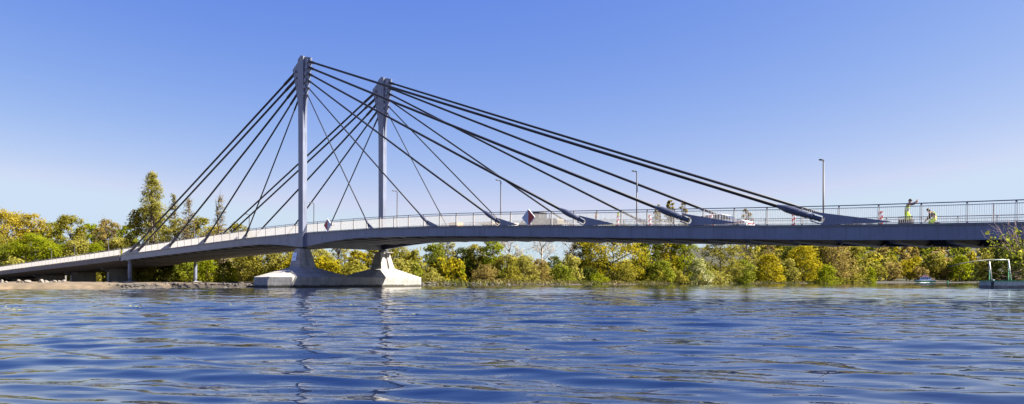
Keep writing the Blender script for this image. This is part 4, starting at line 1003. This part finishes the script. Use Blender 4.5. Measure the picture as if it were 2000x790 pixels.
# small stones along the shaded left bank and the gravel spit: uncountable
def icos(rs, r):
    import bmesh
    bm = bmesh.new(); bmesh.ops.create_icosphere(bm, subdivisions=2, radius=1)
    v = np.array([x.co for x in bm.verts]); f = [[l.index for l in p.verts] for p in bm.faces]; bm.free()
    D = [(rs.normal(0,1,3), rs.uniform(.55,.95)) for _ in range(11)]
    for d, lim in D:
        d = d/np.linalg.norm(d); t_ = v@d; v = v - np.clip(t_ - lim*.8, 0, None)[:,None]*d
    return v*r, f
rs = np.random.RandomState(9); b = MB()
for i in range(420):
    if i < 80: u = rs.rand(); p = np.array((-40.3,82.9))*(1-u) + np.array((-31.2,86.3))*u; p = p + np.array((-.3,1))*rs.uniform(-.6,1.0); r = rs.uniform(.08,.26)
    elif i < 330: p = np.array((-39.0,74.5)) + rs.normal(0,1,2)*(.7,2.2); r = rs.uniform(.06,.17)
    else: u = rs.rand(); p = np.array((-15,122))*(1-u) + np.array((0,134.5))*u + np.array((-.66,.75))*rs.uniform(.2,2.4); r = rs.uniform(.12,.32)
    z = float(ground_h(np.array([p[0]]), np.array([p[1]]))[0])
    v, f = icos(rs, r); b.add(v*np.array((1.2,1,.7)) + (p[0], p[1], max(z, -.05) + r*.15), f)
o = b.build('bank_stones', mat('grey_stone', (.10,.09,.078), .9, 0, .3, 2, .5, 6)); tag(o, 'loose grey stones scattered along the waterline', 'stones', None, 'stuff')

# pale boulders on the sand
STL = ['squarish pale boulder at the left edge of the sand bank','flat pale boulder second from the left edge','rounded boulder left of a smaller companion stone','small boulder tucked against the long pale boulder',
       'long low pale boulder in the middle of the row','large angular boulder right of the thin viaduct wall pier','medium boulder right of the large angular one','low flattish boulder in the middle of the right hand cluster',
       'broad pale boulder in the right hand cluster','small boulder second from the right end of the row','brownish boulder at the right end of the row']
for (x, wpx, hpx), lb in zip(((3.8,7,7),(12.2,9,4),(35.3,8,6.5),(42.3,6.5,4.5),(56,16,6),(80.5,14,8),(91,10,6),(99.5,8,5),(107,11,6),(115,8,6),(124,9,6)), STL):
    Yd = 92 + (x*7 % 5); X_ = (x-1000)/F*Yd; k = Yd/F; v, f = icos(rs, .5); z = float(ground_h(np.array([X_]), np.array([Yd]))[0])
    b = MB(); b.add(v*np.array((wpx*k*1.25, wpx*k*1.0, hpx*k*1.5)), f); o = b.build('boulder', STONE, None, False, (X_, Yd, z + hpx*k*.32)); tag(o, lb, 'boulder', 'pale boulders on the sand bank')
e = empty('plastic_drum', wp(-99.0, 7.5, 0), 0, 'bright blue drum standing under the viaduct right of the boulders', 'drum')
zd = float(ground_h(np.array([e.location.x]), np.array([e.location.y]))[0]); e.location.z = zd
b = MB(); b.tube([(0,0,0),(0,0,.05),(0,0,.4),(0,0,.43),(0,0,.47),(0,0,.95),(0,0,1.0)], [.27,.3,.3,.32,.3,.3,.27], 18); b.build('barrel', BLUEP, e); b = MB(); b.tube([(0,0,1.0),(0,0,1.03)], .2, 16); b.build('lid', BLACK, e)

# ------------------------------------------------------------------ pontoon with lifting frame, boat, buoy
dk = empty('pontoon', (51.2, 76.2, 0), R(-9), 'grey pontoon with a green top moored at the right bank', 'pontoon')
b = MB(); b.box(0, 15, 0, 3.2, -.25, .30); b.build('float', mat('weathered_steel', (.20,.19,.18), .7, 0, .2, 1.5, .2, 8, streak=.3, col2=(.09,.075,.06)), dk)
b = MB(); b.box(.05, 15, -.03, 3.2, .301, .74); b.build('side_wall', mat('grey_fender', (.36,.42,.36), .6, 0, .12, 1.2, streak=.25), dk)
b = MB(); b.box(.0, 15.05, -.06, 3.25, .741, .84); b.build('green_deck', GREENP, dk)
b = MB(); b.tube([(-.02,.1,.84),(-.02,.1,.95)], .12, 10); b.build('bollard', WHITE, dk)
b = MB(); b.box(-.12,-.0,.0,.3,-.2,.72); b.build('fender', BLACK, dk)
fr = empty('lifting_frame', (49.75, dk.location.y, .842), R(-9), 'white metal A frame with a long slanting dark pole on the pontoon', 'frame')
AL = mat('weathered_white_pole', (.55,.55,.53), .45, .2, .25, 4)
for x0 in (1.55, 3.45):
    for dx, yy in ((-.12,.5),(.36,2.4)):
        b = MB(); b.tube([(x0+dx+(-.05 if dx < 0 else .12), yy, 0), (x0, 1.4, 2.22)], .05, 8); b.build('leg', AL, fr, True)
b = MB(); b.tube([(1.3,1.4,2.22),(3.45,1.4,2.22)], .055, 8); b.build('top_beam', AL, fr, True)
b = MB(); b.tube([(1.75,1.35,2.24),(.2,1.2,2.10),(-1.4,1.0,1.83),(-2.75,.9,1.48)], [.06,.06,.055,.05], 8); b.build('pole', mat('dark_pole', (.05,.045,.04), .5), fr, True)

bt = empty('river_boat', ((1808-1000)/F*432, 432, .25), R(-25), 'small passenger boat with red roof and green hull approaching on the far water', 'boat')
b = MB(); b.loft([[(x, -w_*.5, .0),(x, -w_*.62, z1),(x, w_*.62, z1),(x, w_*.5, .0)] for x, w_, z1 in ((-4.6,.4,1.1),(-3.6,1.8,1.0),(-1,2.5,.95),(3,2.5,.95),(4.2,2.3,1.0))]); bt.scale = (1.2, 1.2, 1.25); hl = b.build('hull', GREENP, bt)
b = MB(); b.loft([[(x, -w_*.64, z1-.28),(x, -w_*.66, z1+.0),(x, w_*.66, z1+.0),(x, w_*.64, z1-.28)] for x, w_, z1 in ((-4.6,.45,1.15),(-3.6,1.85,1.05),(-1,2.55,1.),(3,2.55,1.),(4.2,2.35,1.05))]); b.build('rubbing_strake', WHITE, hl)
b = MB(); b.box(-2.6,2.2,-1.2,1.2,.96,2.5); cbn = b.build('cabin', mat('cabin_blue_white', (.45,.55,.70), .4), bt)
b = MB()
for i in range(5): b.box(-2.3+i*.9,-1.65+i*.9,-1.215,1.215,1.6,2.25)
b.box(-2.615,-2.55,-.9,.9,1.6,2.25); b.build('windows', GLASS, cbn)
b = MB(); b.box(-2.8,2.4,-1.35,1.35,2.501,2.62); b.box(-1.6,1.2,-.9,.9,3.2,3.35); b.build('roof', mat('boat_red_roof', (.45,.06,.04), .5), bt)
b = MB(); b.box(-1.4,1.0,-.8,.8,2.621,3.2); b.build('wheelhouse', WHITE, bt)
b = MB(); b.box(2.6,4.0,-1.0,1.0,1.0,2.1); b.build('stern_shelter', TAN, bt)
b = MB(); b.tube([(-.2,0,3.35),(-.2,0,4.3)], .04, 6); b.build('mast', WHITE, bt)
rs = np.random.RandomState(2); b = MB()
for i in range(60):
    p = (bt.location.x - 1.5 + rs.uniform(-3.2, 3.6), bt.location.y - 2.6 + rs.normal(0,.5), .05); r = rs.uniform(.12,.32); v, f = icos(rs, r); b.add(v*np.array((1.6,1,.6)) + p, f)
o = b.build('bow_wave', mat('foam', (.85,.87,.9), .8)); tag(o, 'white foam thrown up along the hull of the river boat', 'foam', None, 'stuff')
by = empty('channel_buoy', ((1851-1000)/F*400, 400, 0), 0, 'tiny green buoy floating right of the river boat', 'buoy')
b = MB(); b.tube([(0,0,-.2),(0,0,.35),(0,0,.4)], [.5,.55,.3], 14); b.build('float', GREENP, by); b = MB(); b.tube([(0,0,.4),(0,0,1.1),(0,0,1.25)], [.3,.16,.05], 10); b.build('top_cone', GREENP, by)
hs = empty('house', ((1827-1000)/F*560, 560, 0), R(30), 'tiny white gabled house among the trees on the far hillside', 'house')
hs.location.z = CAMH + (HZ-496)*560/F; hs.scale = (.5, .5, .5)
b = MB(); b.prism([(-3,-9),(3,-9),(3,1.2),(0,3.4),(-3,1.2)], 'y', -4, 4); wl = b.build('wall', WHITE, hs); b = MB()
for x in (-1.5,.6): b.box(x,x+.9,-4.02,-4.001,-.6,.6)
b.build('window', GLASS, wl)
b = MB(); b.prism([(-3.4,1.05),(0,3.55),(3.4,1.05),(3.4,1.25),(0,3.8),(-3.4,1.25)], 'y', -4.4, 4.4); b.build('roof', mat('house_roof', (.25,.12,.09), .8), hs)

# drifting petals and leaves on the water
rs = np.random.RandomState(6); pts = []
for x, y, k in [(0,605,8),(15,607,5),(30,606,4),(60,604,3),(205,595,5),(270,600,10),(330,597,5),(260,598,4),(370,606,2),(500,603,4),(460,596,2),(860,583,4),(925,585,4),(1320,620,2),(820,618,2),(690,598,3)]:
    for i in range(k):
        xx, yy = x + rs.normal(0, 10), y + rs.normal(0, 2.5); Zd = CAMH*F/(yy-HZ); pts.append(((xx-1000)/F*Zd, Zd, .035))
Cn = np.array(pts); V, fc = leaves(rs, Cn, np.tile((0,0,3.), (len(Cn),1)), .07, 1.2)
o = np_mesh('floating_leaves', V, fc, mat('fallen_leaf', (.25,.24,.035), .7)); tag(o, 'scattered yellow leaves floating on the river', 'leaves', None, 'stuff')

# ------------------------------------------------------------------ light, sky, camera
SUN_EL = R(46); SD = Vector((.993, -.128, 0)).normalized(); saz = math.atan2(SD.x, SD.y)     # azimuth clockwise from +Y
sd = Vector((SD.x*math.cos(SUN_EL), SD.y*math.cos(SUN_EL), math.sin(SUN_EL)))
sun = bpy.data.lights.new('sun', 'SUN'); sun.energy = 5.0; sun.angle = R(.5); sun.color = (1.0, .93, .82)
so = bpy.data.objects.new('sun', sun); C.objects.link(so); so.rotation_euler = sd.to_track_quat('Z', 'Y').to_euler()
wd = bpy.data.worlds.new('World'); SC.world = wd; wd.use_nodes = True
nt = wd.node_tree; sk = nt.nodes.new('ShaderNodeTexSky'); sk.sky_type = 'NISHITA'; sk.sun_disc = False
sk.sun_elevation = SUN_EL; sk.sun_rotation = saz; sk.air_density = 1.0; sk.dust_density = .5; sk.ozone_density = 9.0; sk.altitude = 0
bg = nt.nodes['Background']; bg.inputs['Strength'].default_value = .055
EXPO = 1.95
# colour response of the picture applied to the physical sky: one power curve per channel, capped near the sun
sp = nt.nodes.new('ShaderNodeSeparateColor'); cb_ = nt.nodes.new('ShaderNodeCombineColor'); nt.links.new(sk.outputs[0], sp.inputs[0])
for ch, (gp, kk, cap) in enumerate(((1.56, 19.8, .62), (1.19, 4.85, .75), (.33, 1.34, 1.02))):
    m0 = _n(nt, 'ShaderNodeMath', operation='MULTIPLY'); m0.inputs[1].default_value = .05; nt.links.new(sp.outputs[ch], m0.inputs[0])
    m1 = _n(nt, 'ShaderNodeMath', operation='POWER'); m1.inputs[1].default_value = gp; nt.links.new(m0.outputs[0], m1.inputs[0])
    m2_ = _n(nt, 'ShaderNodeMath', operation='MULTIPLY'); m2_.inputs[1].default_value = kk; nt.links.new(m1.outputs[0], m2_.inputs[0])
    m3_ = _n(nt, 'ShaderNodeMath', operation='MINIMUM'); m3_.inputs[1].default_value = cap; nt.links.new(m2_.outputs[0], m3_.inputs[0])
    m4 = _n(nt, 'ShaderNodeMath', operation='MULTIPLY'); m4.inputs[1].default_value = 1/(2**EXPO*.055); nt.links.new(m3_.outputs[0], m4.inputs[0])
    nt.links.new(m4.outputs[0], cb_.inputs[ch])
nt.links.new(cb_.outputs[0], bg.inputs[0])
cam = bpy.data.cameras.new('camera'); co = bpy.data.objects.new('camera', cam); C.objects.link(co)
cam.sensor_width = 36; cam.lens = F/2000*36; cam.shift_y = (HZ-395)/2000; cam.clip_start = .1; cam.clip_end = 6000
co.location = (0, 0, CAMH); co.rotation_euler = (R(90), 0, 0); SC.camera = co
SC.view_settings.view_transform = 'Standard'; SC.view_settings.look = 'None'; SC.view_settings.gamma = 1; SC.view_settings.use_curve_mapping = False
SC.view_settings.exposure = EXPO
SC.cycles.max_bounces = 6; SC.cycles.diffuse_bounces = 3; SC.cycles.glossy_bounces = 4; SC.cycles.transparent_max_bounces = 4
